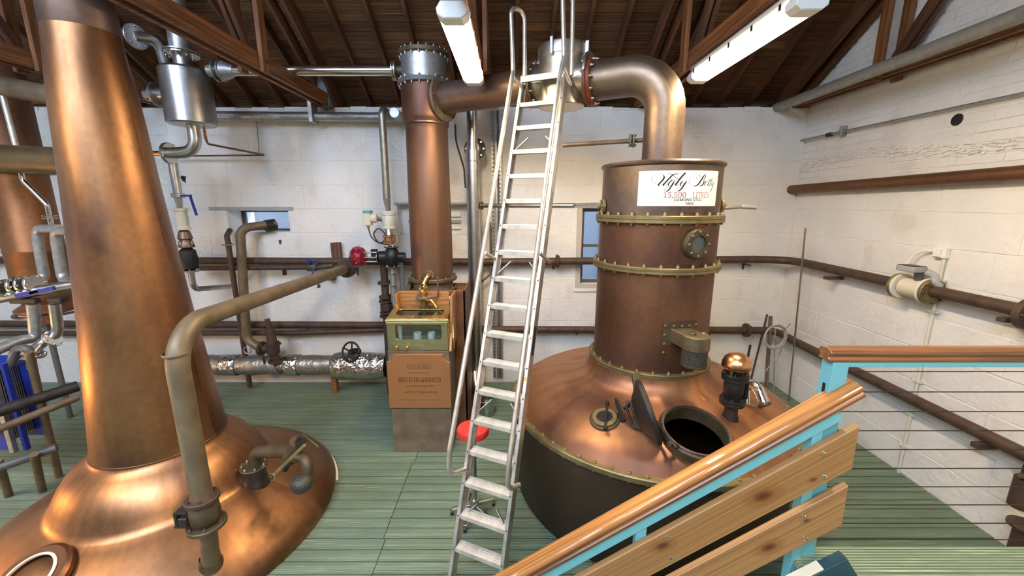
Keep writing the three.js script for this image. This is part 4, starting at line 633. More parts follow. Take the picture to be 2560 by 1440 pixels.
{
  const t = thing('safe_cabinet', 'wooden cabinet under the spirit safe with a carved oak front board', 'cabinet', [-0.985, 0, -4.15]);
  part(t, 'carcass', merge(bx(-1.305, -0.66, 0, 1.185, -4.42, -3.965, 0.004)), M.boxBrown);
  // oak board with carved lettering
  const cv = document.createElement('canvas'); cv.width = 1024; cv.height = 940; const bc = document.createElement('canvas'); bc.width = 1024; bc.height = 940; const g = cv.getContext('2d'), h = bc.getContext('2d');
  g.fillStyle = '#8d6038'; g.fillRect(0, 0, 1024, 940); h.fillStyle = '#fff'; h.fillRect(0, 0, 1024, 940);
  for (let i = 0; i < 900; i++) { const y = rnd() * 940, x = rnd() * 1024, l = rr(80, 420); g.strokeStyle = rnd() < 0.5 ? 'rgba(120,74,32,0.16)' : 'rgba(200,146,86,0.13)'; g.lineWidth = rr(0.6, 3); g.beginPath(); g.moveTo(x, y); g.bezierCurveTo(x + l / 3, y + rr(-6, 6), x + l * 0.66, y + rr(-6, 6), x + l, y); g.stroke(); }
  const carve = (f) => { for (const [c, s] of [[g, '#65401f'], [h, '#000']]) { c.fillStyle = c.strokeStyle = s; f(c); } };
  carve((c) => { c.lineWidth = 7; c.strokeRect(335, 165, 370, 78); c.textAlign = 'center'; c.font = 'bold 96px serif'; c.save(); c.translate(520, 475); c.scale(1, 1.15); c.fillText('BRUICHLADDICH', 0, 0, 700); c.restore(); });
  let s0 = 5; const q = () => (s0 = (s0 * 16807) % 2147483647) / 2147483647; const marks = []; for (const [y, x0, x1, hgt] of [[205, 355, 685, 34], [312, 350, 690, 16], [545, 300, 760, 30], [655, 270, 800, 34], [790, 200, 870, 10]]) for (let x = x0; x < x1; x += hgt * 0.62) marks.push([x, y - hgt / 2 + q() * hgt * 0.3, hgt * (0.16 + 0.25 * q()), hgt * (0.5 + 0.5 * q())]);
  carve((c) => { for (const m of marks) c.fillRect(...m); });
  const ct = new THREE.CanvasTexture(cv), bt = new THREE.CanvasTexture(bc); ct.colorSpace = THREE.SRGBColorSpace;
  const w = 0.665, y0 = 0.545, hh = 0.61, sh = new THREE.Shape(); sh.moveTo(0, 0).lineTo(w, 0).lineTo(w, hh - 0.085).quadraticCurveTo(w - 0.06, hh - 0.08, w - 0.075, hh).lineTo(0.075, hh).quadraticCurveTo(0.06, hh - 0.08, 0, hh - 0.085).lineTo(0, 0);
  const eg = extrude(sh, 0.03, [-1.315, y0, -3.965], [1, 0, 0], [0, 1, 0], 0.004), p = eg.attributes.position, u = eg.attributes.uv; for (let i = 0; i < p.count; i++) u.setXY(i, (p.getX(i) + 1.315) / w, (p.getY(i) - y0) / hh);
  part(t, 'carved_board', eg, mat([1, 1, 1], 0.45, 0, { map: ct, bumpMap: bt, bumpScale: 0.004 }), 'oak board with carved lettering');
  part(t, 'back_board', bx(-1.25, -0.70, 1.185, 1.74, -4.36, -4.335), M.oakPale); part(t, 'cheek', bx(-1.275, -1.25, 1.185, 1.735, -4.40, -4.24), M.oakPale);
  part(t, 'cheek', extrude([[0, 0], [0.46, 0], [0.46, 1.02], [0.16, 1.02], [0.13, 0.75], [0.10, 0.3]].map(([a, b]) => [a, b * 0.54]), 0.025, [-0.655, 1.19, -3.94], [0, 0, -1], [0, 1, 0], 0.004), M.oakPale);
}
{
  const t = thing('wooden_bin', 'tall red-brown open box round the foot of the copper column', 'box', [-0.89, 0, -4.7]), x0 = -1.25, x1 = -0.535, z0 = -5.05, z1 = -4.44;
  part(t, 'side', bx(x0, x0 + 0.025, 0, 1.72, z0, z1), M.bin); part(t, 'side', bx(x1 - 0.025, x1, 0, 1.73, z0, z1), M.bin); part(t, 'side', bx(x0, x1, 0, 1.73, z1 - 0.025, z1), M.bin); part(t, 'side', bx(x0, x1, 0, 1.7, z0, z0 + 0.025), M.bin);
  part(t, 'bottom', bx(x0, x1, 0.0, 0.03, z0, z1), M.bin); part(t, 'column_seat', bx(x0 + 0.02, x1 - 0.02, 1.63, 1.674, z0 + 0.02, z1 - 0.02), M.bin);
  part(t, 'edge_strip', beam([x0 - 0.01, 1.80, -5.05], [x0 + 0.06, 1.735, -4.45], 0.05, 0.03), M.bronzeDark); part(t, 'packing_scrap', bx(-0.72, -0.60, 1.60, 1.66, -4.56, -4.50, 0.012), M.cream);
}
{ const c = [-0.976, 1.779, -4.3], t = thing('sight_bulb', 'small shiny brass ball on a flange above the spirit safe', 'fitting', [c[0], 1.62, c[2]]); part(t, 'brass_ball', rev([[0.02, -0.06], [0.03, -0.05], [0.048, -0.02], [0.052, 0.01], [0.045, 0.035], [0.022, 0.052], [0, 0.054]], c, [0, 1, 0], 32), M.brassPolished); part(t, 'stem', rod([c[0], 1.60, c[2]], [c[0], c[1] - 0.05, c[2]], 0.026), M.brass); flange(t, [c[0] - 0.0, c[1] - 0.105, c[2]], [0, 1, 0], 0.085, 0.02, M.pipeKhaki, 6, 0.014); part(t, 'down_pipe', rod([c[0], 1.56, c[2]], [c[0], c[1] - 0.10, c[2]], 0.03), M.bronzeDark); part(t, 'copper_elbow', pipe([[c[0] + 0.06, c[1] - 0.085, c[2]], [c[0] + 0.16, c[1] - 0.085, c[2]], [c[0] + 0.16, c[1] + 0.13, c[2] - 0.02]], 0.012, 0.03, 10), M.copperPlum); }

// ---------- ladder ----------
{
  const A = V(-0.45, 0, -2.33), B = V(0.106, 3.82, -3.85), l = B.clone().sub(A).normalize(), e = V(0.9135, 0, 0.4067); e.addScaledVector(l, -e.dot(l)).normalize(); const n = e.clone().cross(l), L = 4.14, W = 0.36;
  const at = (a, b, c) => A.clone().addScaledVector(e, a).addScaledVector(l, b).addScaledVector(n, c), basis = new THREE.Matrix4().makeBasis(e, l, n).setPosition(A), loc = (g) => g.applyMatrix4(basis);
  const t = thing('ladder', 'aluminium step ladder with tube handrails leaning on the copper pipe', 'ladder', A.toArray());
  for (const s of [0, 1]) {
    const x = s ? W : -0.026; const st = part(t, 'stile', merge(loc(bx(x, x + 0.026, 0.0, L, -0.012, 0, 0.002)), loc(bx(x + (s ? 0.02 : 0), x + (s ? 0.026 : 0.006), 0, L, -0.078, -0.012, 0.001)), loc(bx(x, x + 0.026, 0, L, -0.088, -0.076, 0.002))), M.aluminium);
    const rv = rev([[0.007, 0], [0.005, 0.003], [0, 0.004]], [0, 0, 0], [0, 1, 0], 8); for (let i = 0; i < 17; i++) { const m = part(st, 'rivet', rv, M.greyDark); m.quaternion.copy(turnTo(n)); setAt(m, at(x + 0.013, 0.28 + i * 0.2235, 0.0)); }
    part(t, 'foot', loc(bx(x - 0.004, x + 0.03, -0.02, 0.05, -0.092, 0.004, 0.006)), M.rubber);
  }
  const back = V(e.z, 0, -e.x).normalize();                  // level, away from the climber
  const tread = (() => { const x = e.clone().setY(0).normalize(), g = merge(rbox(W, 0.004, 0.085, 0.0015).translate(W / 2, 0, 0.0425), rbox(W, 0.032, 0.005, 0.0015).translate(W / 2, -0.016, 0.0025), rbox(W, 0.03, 0.005, 0.0015).translate(W / 2, -0.015, 0.083), ...[0.015, 0.03, 0.045, 0.06, 0.075].map((z) => rbox(W, 0.003, 0.004, 0.001).translate(W / 2, 0.0025, z))); return g.applyMatrix4(new THREE.Matrix4().makeBasis(x.clone(), V(0, 1, 0), V(-x.z, 0, x.x).multiplyScalar(1)).multiply(new THREE.Matrix4())); })();
  void back; const dz = V(e.z, 0, -e.x);
  const treadG = merge(rbox(W, 0.004, 0.085, 0.0015).translate(W / 2, 0, -0.0425), rbox(W, 0.032, 0.005, 0.0015).translate(W / 2, -0.016, -0.0025), rbox(W, 0.03, 0.005, 0.0015).translate(W / 2, -0.015, -0.083), ...[0.015, 0.03, 0.045, 0.06, 0.075].map((z) => rbox(W, 0.003, 0.004, 0.001).translate(W / 2, 0.0025, -z)));
  treadG.applyMatrix4(new THREE.Matrix4().makeBasis(e.clone().setY(0).normalize(), V(0, 1, 0), dz.clone().negate().normalize())); void tread;
  for (let i = 0; i < 17; i++) setAt(part(t, 'tread', treadG, M.treadAlu), at(0, 0.285 + i * 0.2235, -0.003));
  setAt(part(t, 'top_step', merge(rbox(W + 0.03, 0.012, 0.17, 0.003).translate(W / 2, 0.01, -0.06), rbox(W + 0.03, 0.05, 0.006, 0.002).translate(W / 2, -0.012, 0.024)).applyMatrix4(new THREE.Matrix4().makeBasis(e.clone().setY(0).normalize(), V(0, 1, 0), dz.clone().negate().normalize())), M.aluminium), at(0, 4.10, 0));
  for (const b of [3.55, 2.45, 1.35, 0.6]) for (const s of [0, 1]) part(t, 'brace', loc(beam([s ? W : 0, b - 0.11, -0.05], [s ? W - 0.1 : 0.1, b, -0.06], 0.02, 0.006, 0.001)), M.aluminium);
  part(t, 'handrail', pipe([[0.113, 3.726, -3.84], [0.106, 4.316, -3.84], [-0.01, 4.281, -3.72], [0.01, 3.795, -3.7], [-0.447, 0.972, -2.56], [-0.452, 0.798, -2.52], [-0.337, 0.747, -2.66]], 0.0185, 0.07, 16), M.aluminium);
  part(t, 'handrail', pipe([[0.501, 3.752, -3.66], [0.492, 4.365, -3.66], [0.394, 4.327, -3.54], [0.417, 3.848, -3.52], [0.376, 3.66, -3.46], [-0.022, 0.959, -2.4], [-0.033, 0.797, -2.37], [0.051, 0.766, -2.46]], 0.0185, 0.07, 16), M.aluminium);
  for (const [p, q] of [[[0.003, 3.755, -3.69], [0.077, 3.699, -3.8]], [[0.412, 3.762, -3.49], [0.488, 3.662, -3.6]], [[-0.212, 2.323, -3.1], [-0.131, 2.252, -3.25]], [[0.201, 2.341, -2.95], [0.294, 2.247, -3.1]]]) part(t, 'rail_bracket', rod(p, q, 0.014), M.aluminium);
  // stencilled name and stickers on the right stile
  const cv = document.createElement('canvas'); cv.width = 1024; cv.height = 64; const g = cv.getContext('2d'); g.fillStyle = '#cfccc4'; g.fillRect(0, 0, 1024, 64); g.fillStyle = '#77756f'; g.font = 'bold 58px sans-serif'; g.fillText('BRUICHLADDICH', 30, 53, 960); const tx = new THREE.CanvasTexture(cv); tx.colorSpace = THREE.SRGBColorSpace;
  const pg = new THREE.PlaneGeometry(0.78, 0.05); pg.applyMatrix4(new THREE.Matrix4().makeBasis(l, n, e.clone()).setPosition(at(W + 0.0266, 3.05, -0.044)).multiply(new THREE.Matrix4().makeRotationX(0))); part(t, 'stencil', pg, mat([1, 1, 1], 0.45, 0.6, { map: tx }), 'stencilled lettering');
  part(t, 'sticker', loc(bx(W + 0.026, W + 0.0268, 1.72, 1.94, -0.07, -0.02, 0)), M.rubber, 'black sticker'); part(t, 'sticker', loc(bx(W + 0.003, W + 0.023, 1.53, 1.56, 0, 0.0008, 0)), mat([0.7, 0.55, 0.05], 0.5), 'yellow sticker');
}
// stool with red seat
{
  const X = -0.33, Z = -3.05, t = thing('bar_stool', 'bar stool with a round red seat behind the ladder', 'stool', [X, 0, Z]);
  part(t, 'seat', rev([[0, 0.79], [0.12, 0.79], [0.135, 0.80], [0.138, 0.83], [0.128, 0.852], [0.09, 0.862], [0, 0.866]], [X, 0, Z], [0, 1, 0], 40), M.redPaint, 'padded red seat');
  part(t, 'seat_plate', plate([X, 0.778, Z], [0, 1, 0], 0.09, 0.012), M.greyDark); part(t, 'column', rod([X, 0.1, Z], [X, 0.78, Z], 0.024), M.steel); part(t, 'hub', rod([X, 0.08, Z], [X, 0.16, Z], 0.04), M.steel);
  for (let i = 0; i < 5; i++) { const a = i / 5 * PI * 2 + 1.9, q = [X + 0.2 * cos(a), 0.055, Z + 0.2 * sin(a)]; const s = part(t, 'spoke', beam([X, 0.11, Z], q, 0.03, 0.022), M.steelBright); part(s, 'castor', rod([q[0] - 0.012, 0.026, q[2]], [q[0] + 0.012, 0.026, q[2]], 0.026), M.ironBlack); }
}

M.flowKhaki = mat([0.40, 0.36, 0.28], 0.42, 0.8, { map: rep(T.metalTint, 3) });
// ---------- pipework on and before the back wall ----------
function run(name, label, pts, r, mt, o = {}) { const t = thing(name, label, o.category ?? 'pipe', pts[0]); part(t, 'pipe', pipe(pts, r, o.bend ?? 0.12, o.seg ?? 20), mt); return t; }
const clip = (t, p, r, mt = M.pipeBrown) => part(t, 'bracket', merge(bx(p[0] - 0.015, p[0] + 0.015, p[1] - r - 0.02, p[1] - r, p[2] - 0.14, p[2] + r * 0.6), bx(p[0] - 0.015, p[0] + 0.015, p[1] - r - 0.09, p[1] - r - 0.02, p[2] - 0.15, p[2] - 0.125)), mt);
{
  const y = 1.905, z = -5.6, t = run('brown_pipe', 'brown mid-height pipe along the back wall, turning the right corner past a cream flow meter', [[-8.0, 1.92, z], [-0.4, 1.888, z], [3.4, 1.925, z], [3.86, 1.93, z + 0.12], [3.86, 1.89, -1.5]], 0.052, M.pipeBrown, { bend: 0.32 });
  for (const [x] of [[-3.9], [-2.4], [0.6], [3.35]]) clip(t, [x, y, z], 0.052); flange(t, [0.621, 1.899, -5.6], [1, 0, 0], 0.095, 0.03, M.pipeBrown, 6, 0.02);
  for (const zz of [-4.75, -2.98]) { const b = [3.86, 1.80, zz]; part(t, 'bracket', bx(3.78, 3.99, 1.80, 1.835, zz - 0.03, zz + 0.03), M.pipeBrown); void b; }
  flange(t, [3.86, 1.89, -2.9], [0, 0, 1], 0.12, 0.05, M.pipeBrown, 6, 0.02);
}
{ const t = run('thin_brown_pipe', 'thinner brown pipe just below the mid-height pipe, left of the red actuator', [[-4.4, 1.815, -5.5], [-2.86, 1.83, -5.5]], 0.036, M.pipeBrown); part(t, 'valve_body', rev([[0.04, 0], [0.055, 0.02], [0.06, 0.08], [0.055, 0.14], [0.04, 0.16]], [-2.86, 1.83, -5.5], [1, 0, 0], 24), M.bronzeDark); part(t, 'valve_lever', beam([-2.667, 1.914, -5.42], [-2.733, 1.731, -5.36], 0.02, 0.014), M.blue, 'blue lever'); part(t, 'valve_bonnet', rod([-2.78, 1.86, -5.5], [-2.78, 1.92, -5.44], 0.03), M.blue); part(t, 'tail', rod([-2.70, 1.83, -5.5], [-2.48, 1.85, -5.5], 0.034), M.bronzeDark); }
{ const t = run('low_brown_pipe', 'brown pipe low on the back wall, left of the spirit safe', [[-8, 0.975, -5.62], [-1.75, 0.955, -5.62]], 0.05, M.pipeBrown); clip(t, [-3.0, 0.96, -5.62], 0.05); }
run('low_thin_pipe', 'thin brown pipe under the low pipe left of the spirit safe', [[-8, 0.83, -5.6], [-3.2, 0.84, -5.6], [-1.9, 0.885, -5.6], [-1.75, 0.885, -5.6]], 0.038, M.pipeBrown);
{ const t = run('low_right_pipe', 'brown pipe low on the wall behind the bolted still, going round the right corner', [[-0.75, 0.89, -5.62], [3.45, 0.875, -5.62]], 0.052, M.pipeBrown); for (const x of [0.95, 2.9]) clip(t, [x, 0.88, -5.62], 0.052); flange(t, [3.42, 0.875, -5.62], [1, 0, 0], 0.1, 0.045, M.pipeBrown, 6, 0.022);
  part(t, 'elbow', pipe([[3.45, 0.875, -5.62], [3.86, 0.875, -5.60], [3.87, 0.85, -5.2], [3.87, 0.84, -1.5]], 0.052, 0.18, 20), M.pipeBrown); part(t, 'bracket', bx(3.8, 3.99, 0.73, 0.775, -2.98, -2.92), M.pipeBrown); }
{ const t = run('top_grey_pipe', 'grey steel pipe along the top of the white back wall under the roof', [[-4.3, 3.82, -5.58], [-1.62, 3.80, -5.58], [-1.46, 3.80, -5.58], [-1.46, 3.80, -5.3]], 0.058, M.galvanised, { bend: 0.1 }); part(t, 'hanger_strap', bx(-2.62, -2.57, 3.73, 4.05, -5.66, -5.49, 0.003), M.galvanised); }
// flow line before the column: down pipe, flow meter, control valve
{
  const p0 = [-1.611, 3.805, -5.3], p1 = [-1.619, 2.756, -5.3], p2 = [-1.608, 2.603, -5.3], t = run('flow_pipe', 'khaki steel pipe dropping from under the roof onto the cream flow meter', [[p0[0] - 0.0, 3.84, -5.58], [p0[0], 3.84, -5.3], p1], 0.046, M.flowKhaki, { bend: 0.09 });
  part(t, 'reducer', cone(p2, p1, 0.032, 0.05), M.steel);
}
{
  const a = [-1.605, 2.573, -5.3], b = [-1.607, 2.381, -5.3], t = thing('flow_meter', 'cream flow meter with a teal-capped square head left of the copper column', 'flow meter', b), c = [(a[0] + b[0]) / 2, (a[1] + b[1]) / 2, a[2]];
  part(t, 'meter_body', rev([[0.055, b[1] - 0.02], [0.07, b[1] - 0.005], [0.07, b[1] + 0.02], [0.062, b[1] + 0.03], [0.068, b[1] + 0.05], [0.068, a[1] - 0.05], [0.062, a[1] - 0.03], [0.07, a[1] - 0.02], [0.07, a[1] + 0.01], [0.05, a[1] + 0.03]].map(([r, y]) => [r * 1.3, y]), [c[0], 0, c[2]], [0, 1, 0], 32), M.cream);
  bolts(t, [c[0], b[1] + 0.02, c[2]], [0, 1, 0], 0.078, 6, 0.018, M.steel); bolts(t, [c[0], a[1] - 0.02, c[2]], [0, -1, 0], 0.078, 6, 0.018, M.steel);
  const h = [-1.837, 2.508, -5.25]; part(t, 'neck', cone([c[0] - 0.06, c[1] - 0.0, c[2]], [h[0] + 0.09, h[1] + 0.0, h[2]], 0.022, 0.03), M.steel); part(t, 'meter_head', merge(rbox(0.085, 0.16, 0.12, 0.012).translate(h[0] - 0.025, h[1] - 0.01, h[2]), rod([h[0] + 0.0, h[1], h[2]], [h[0] + 0.09, h[1], h[2]], 0.055, 24)), M.cream, 'cream head'); part(t, 'head_cap', rbox(0.095, 0.035, 0.125, 0.01).translate(h[0] - 0.025, h[1] + 0.085, h[2]), M.tealCap, 'teal cap'); part(t, 'gland', rod([h[0] - 0.03, h[1] - 0.13, h[2]], [h[0] - 0.03, h[1] - 0.085, h[2]], 0.018), M.brass);
  part(t, 'cable', curve([[h[0] - 0.03, h[1] - 0.12, h[2]], [h[0], h[1] - 0.24, h[2]], [h[0] + 0.08, h[1] - 0.31, h[2]], [h[0] + 0.16, h[1] - 0.30, h[2] + 0.03], [h[0] + 0.19, h[1] - 0.2, h[2] + 0.03], [h[0] + 0.11, h[1] - 0.13, h[2] + 0.03], [h[0] + 0.04, h[1] - 0.2, h[2] + 0.02], [h[0] + 0.09, h[1] - 0.31, h[2]], [h[0] + 0.22, h[1] - 0.34, h[2]]], 0.008, 60, 8), M.rubber, 'black cable');
}
{
  const x = [-1.583, 2.019, -5.25][0], z = -5.25, yC = [-1.584, 2.008, -5.25][1], t = thing('control_valve', 'black control valve with a dark red actuator and copper collar left of the column', 'valve', [x, yC - 0.2, z]);
  part(t, 'reducer', cone([x - 0.02, yC + 0.29, z], [x - 0.025, yC + 0.37, z], 0.05, 0.032), M.steel); part(t, 'collar', rev([[0.05, yC + 0.17], [0.085, yC + 0.175], [0.085, yC + 0.20], [0.062, yC + 0.21], [0.062, yC + 0.25], [0.085, yC + 0.26], [0.085, yC + 0.285], [0.05, yC + 0.29]], [x - 0.015, 0, z], [0, 1, 0], 32), M.copperBright, 'copper collar'); bolts(t, [x - 0.015, yC + 0.21, z], [0, 1, 0], 0.075, 8, 0.016, M.steelBright, 0.045);
  flange(t, [x, yC + 0.12, z], [0, 1, 0], 0.095, 0.018, M.copperPlum, 6, 0.018, M.steelBright);
  part(t, 'valve_body', rev([[0.06, -0.13], [0.075, -0.1], [0.1, -0.05], [0.108, 0], [0.1, 0.05], [0.075, 0.1], [0.06, 0.12]], [x, yC, z], [0, 1, 0], 32), M.ironBlack); flange(t, [x, yC - 0.145, z], [0, 1, 0], 0.1, 0.018, M.copperPlum, 6, 0.018, M.steelBright);
  part(t, 'bonnet', rod([x - 0.16, yC, z + 0.02], [x - 0.05, yC, z], 0.08, 24), M.ironBlack); part(t, 'yoke_plate', plate([x - 0.17, yC, z + 0.02], [-1, 0, 0], 0.075, 0.015), M.steel); part(t, 'side_inlet', rod([x + 0.06, yC + 0.0, z], [x + 0.17, yC, z], 0.06), M.ironBlack);
  for (const [dy, dz] of [[0.06, 0.03], [0.0, 0.07], [-0.06, 0.03]]) part(t, 'yoke_rod', rod([x - 0.36, yC + dy, z + dz], [x - 0.17, yC + dy, z + dz], 0.01, 10), M.steelBright); part(t, 'positioner', bx(x - 0.28, x - 0.2, yC - 0.03, yC + 0.1, z - 0.06, z, 0.008), M.rubber);
  const ac = part(t, 'actuator', rev([[0, 0], [0.08, 0.0], [0.125, 0.03], [0.14, 0.075], [0.15, 0.08], [0.15, 0.1], [0.14, 0.105], [0.135, 0.14], [0.10, 0.175], [0.05, 0.19], [0.03, 0.21], [0, 0.212]], [x - 0.345, yC, z + 0.02], [-1, 0, 0], 40), M.crimson, 'glossy dark red actuator'); bolts(ac, [x - 0.425, yC, z + 0.02], [1, 0, 0], 0.145, 14, 0.014, M.steelBright, 0.008); part(t, 'air_pipe', rod([x - 0.45, yC - 0.24, z + 0.05], [x - 0.45, yC - 0.13, z + 0.05], 0.012), M.rubber);
  part(t, 'lower_pipe', rod([x + 0.0, 1.40, z + 0.02], [x, yC - 0.145, z], 0.042), M.galvanised); for (const y of [yC - 0.24, yC - 0.40]) part(t, 'coupling', plate([x, y, z + 0.005], [0, 1, 0], 0.052, 0.018), M.steelBright); part(t, 'second_pipe', rod([x + 0.09, 1.5, z - 0.12], [x + 0.07, yC - 0.1, z - 0.12], 0.036), M.galvanised);
}
{ const x = [-1.741, 2.002, -5.38][0], z = -5.38, t = thing('rusty_riser', 'rusty brown standing pipe with two flanged valves beside the spirit safe', 'pipe', [x - 0.03, 0, z]); part(t, 'pipe', rod([x - 0.02, 0, z], [x, 1.98, z], 0.05), M.pipeBrown); for (const [y, R] of [[1.98, 0.1], [1.62, 0.1], [1.42, 0.095], [1.36, 0.1], [1.20, 0.095], [1.15, 0.1]]) flange(t, [x, y, z], [0, 1, 0], R, 0.025, M.pipeBrown, 6, 0.016); part(t, 'valve_body', rev([[0.06, 1.22], [0.085, 1.25], [0.085, 1.33], [0.06, 1.36]], [x, 0, z], [0, 1, 0], 28), M.pipeBrown); part(t, 'spindle', rod([x + 0.05, 1.29, z], [x + 0.17, 1.26, z + 0.02], 0.018), M.ironDark); }
// left flow line: mostly hidden by the tall neck
{
  const t = thing('left_flow_line', 'vertical steel flow line with cream meter and blue lever right of the tall neck', 'pipe', [-4.154, 1.796, -5]), at = (y) => [-4.22 + 0.02 * 0, y, -5.0]; const X = [-4.068, 3.206, -5][0], Z = -5.0;
  const y = (py) => ({ 360: [-4.108, 3.387, -5][1], 490: [-4.142, 2.786, -5][1], 520: [-4.148, 2.642, -5][1], 545: [-4.15, 2.522, -5][1], 575: [-4.145, 2.375, -5][1], 600: [-4.147, 2.251, -5][1], 620: [-4.144, 2.152, -5][1], 650: [-4.155, 2, -5][1], 675: [-4.152, 1.873, -5][1] })[py]; void at;
  part(t, 'upper_pipe', rod([X, y(490), Z], [X, y(360), Z], 0.046), M.steel); part(t, 'clamp_ring', plate([X, y(490) - 0.02, Z], [0, 1, 0], 0.07, 0.05), M.steel); part(t, 'lever', beam([X + 0.06, y(490), Z + 0.03], [X + 0.2, y(490) + 0.005, Z + 0.06], 0.04, 0.02), M.blue, 'blue lever'); part(t, 'lever_handle', beam([X + 0.19, y(490) + 0.01, Z + 0.06], [X + 0.25, y(490) - 0.23, Z + 0.08], 0.03, 0.014), M.blue, 'blue lever handle');
  part(t, 'reducer', cone([X, y(520), Z], [X, y(490), Z], 0.03, 0.046), M.steel); part(t, 'meter_body', rev([[0.05, y(575)], [0.075, y(575) + 0.005], [0.075, y(575) + 0.03], [0.062, y(575) + 0.045], [0.066, y(545)], [0.062, y(520) - 0.045], [0.075, y(520) - 0.03], [0.075, y(520) - 0.005], [0.05, y(520)]], [X, 0, Z], [0, 1, 0], 28), M.cream, 'cream meter');
  part(t, 'collar', rev([[0.04, y(620)], [0.085, y(620) + 0.01], [0.085, y(620) + 0.03], [0.06, y(600)], [0.08, y(600) + 0.02], [0.06, y(575) - 0.02], [0.035, y(575)]], [X, 0, Z], [0, 1, 0], 28), M.copperPlum); bolts(t, [X, y(620) + 0.03, Z], [0, 1, 0], 0.072, 7, 0.018, M.steelBright, 0.04); part(t, 'valve_body', rev([[0.05, y(675)], [0.085, y(675) + 0.02], [0.1, y(650)], [0.085, y(620) - 0.03], [0.05, y(620)]], [X, 0, Z], [0, 1, 0], 28), M.ironBlack, 'black valve body'); flange(t, [X, y(675) - 0.02, Z], [0, 1, 0], 0.09, 0.02, M.steel, 6, 0.016);
  part(t, 'tail', pipe([[X, y(675), Z], [X + 0.0, y(675) - 0.25, Z], [X - 0.02, y(675) - 0.36, -5.7]], 0.034, 0.1), M.steel);
}
// pipes by the slit opening
{
  const q = [-3.866, 0.854, -5.42], t = run('bent_wall_pipe', 'khaki pipe from the slit opening bending down to a brown relief valve', [[-3.337, 2.412, -5.72], [-3.672, 2.372, -5.45], [-3.683, 1.996, -5.42], [-3.764, 0.801, -5.4], [-3.552, 0.676, -5.38]], 0.058, M.pipeKhaki, { bend: 0.14, seg: 24 }); void q;
  part(t, 'muff', rod([-3.439, 2.383, -5.64], [-3.361, 2.4, -5.74], 0.085, 24), M.ironBlack, 'black muff in the opening'); flange(t, [-3.568, 0.682, -5.38], [0.95, -0.05, 0.1], 0.105, 0.03, M.pipeBrown, 6, 0.02);
}
{ const t = run('thin_standing_pipe', 'thin brown standing pipe from the slit opening down to the floor', [[-3.929, 2.335, -5.62], [-3.901, 2.261, -5.5], [-3.862, 2.102, -5.45], [-3.866, 0.044, -5.47]], 0.034, M.pipeBrown, { bend: 0.06 }); flange(t, [-3.869, 2.139, -5.46], [0, 1, 0], 0.075, 0.02, M.steel, 4, 0.014); }
{ const X = [-3.393, 0.808, -5.38][0], Z = -5.38, Y = [-3.381, 0.676, -5.38][1], t = thing('relief_valve', 'brown relief valve with tall bonnet above the foil wrapped pipe', 'valve', [X, Y - 0.2, Z]); part(t, 'valve_body', rev([[0.06, -0.09], [0.085, -0.06], [0.085, 0.04], [0.07, 0.09]], [X, Y, Z], [0, 1, 0], 28), M.pipeBrown); part(t, 'bonnet', cone([X, Y + 0.07, Z], [X - 0.02, Y + 0.30, Z], 0.068, 0.055), M.pipeBrown); part(t, 'spindle_cap', rod([X - 0.02, Y + 0.29, Z], [X - 0.03, Y + 0.44, Z], 0.035), M.pipeBrown); part(t, 'inlet', rod([X - 0.13, Y, Z], [X, Y, Z], 0.06), M.pipeBrown); flange(t, [X + 0.0, Y + 0.055, Z], [0, 1, 0], 0.105, 0.025, M.pipeBrown, 6, 0.02); flange(t, [X + 0.02, Y - 0.20, Z], [0, 1, 0], 0.105, 0.03, M.pipeBrown, 6, 0.02); part(t, 'neck', rod([X + 0.02, Y - 0.2, Z], [X, Y - 0.08, Z], 0.055), M.pipeBrown); part(t, 'outlet', pipe([[X + 0.02, Y - 0.16, Z], [X + 0.03, Y - 0.29, Z], [X + 0.12, Y - 0.33, Z + 0.03]], 0.045, 0.07), M.pipeBrown); part(t, 'hook_ring', new THREE.TorusGeometry(0.05, 0.008, 8, 24).translate(X - 0.36, Y - 0.02, Z + 0.01), M.steel); part(t, 'drop_rod', rod([X - 0.14, Y - 0.22, Z + 0.02], [X - 0.14, Y - 0.1, Z + 0.02], 0.012), M.ironDark); }
{ // insulated pipe along the wall foot
  const z = -5.48, y = [-3.387, 0.392, -5.48][1], x0 = [-4.47, 0.373, -5.48][0], x1 = [-1.837, 0.436, -5.48][0], xm = [-2.612, 0.436, -5.48][0], t = thing('insulated_pipe', 'thick foil wrapped pipe along the foot of the white back wall', 'pipe', [x0, y - 0.16, z]);
  part(t, 'lagging', sweep(Array.from({ length: 40 }, (_, i) => V(x0 - 0.3 + (xm - x0 + 0.3) * i / 39, y, z)), 0.15, 32, (k) => 0.142 + 0.006 * sin(k * 31) + (k < 0.2 ? 0.012 : 0)), M.foilPipe);
  for (const px of [[-4.099, 0.392, -5.48][0], [-3.212, 0.392, -5.48][0]]) part(t, 'tape_band', rev([[0.145, -0.12], [0.155, -0.1], [0.153, 0], [0.156, 0.1], [0.147, 0.12]], [px, y, z], [1, 0, 0], 32), M.foil, 'shiny foil tape band');
  const P = rev([[0.15, 0], [0.18, 0.03], [0.20, 0.12], [0.2, 0.3], [0.195, 0.5], [0.185, 0.68], [0.17, 0.78]], [xm, y - 0.01, z], [1, 0, 0], 72); { const p = P.attributes.position; for (let i = 0; i < p.count; i++) { const a = Math.atan2(p.getZ(i) - z, p.getY(i) - y), x = p.getX(i), k = 1 + 0.09 * (fbm(((a / 6.283) + 1) % 1, ((x + 9) * 0.5) % 1, 9, 7, 2, 201) - 0.5); p.setY(i, y + (p.getY(i) - y) * k); p.setZ(i, z + (p.getZ(i) - z) * k); } P.computeVertexNormals(); }
  part(t, 'foil_jacket', P, M.foil, 'crumpled shiny foil jacket'); part(t, 'support_block', bx(xm + 0.0, xm + 0.075, 0, y - 0.15, z + 0.04, z + 0.12), M.oak); 
}
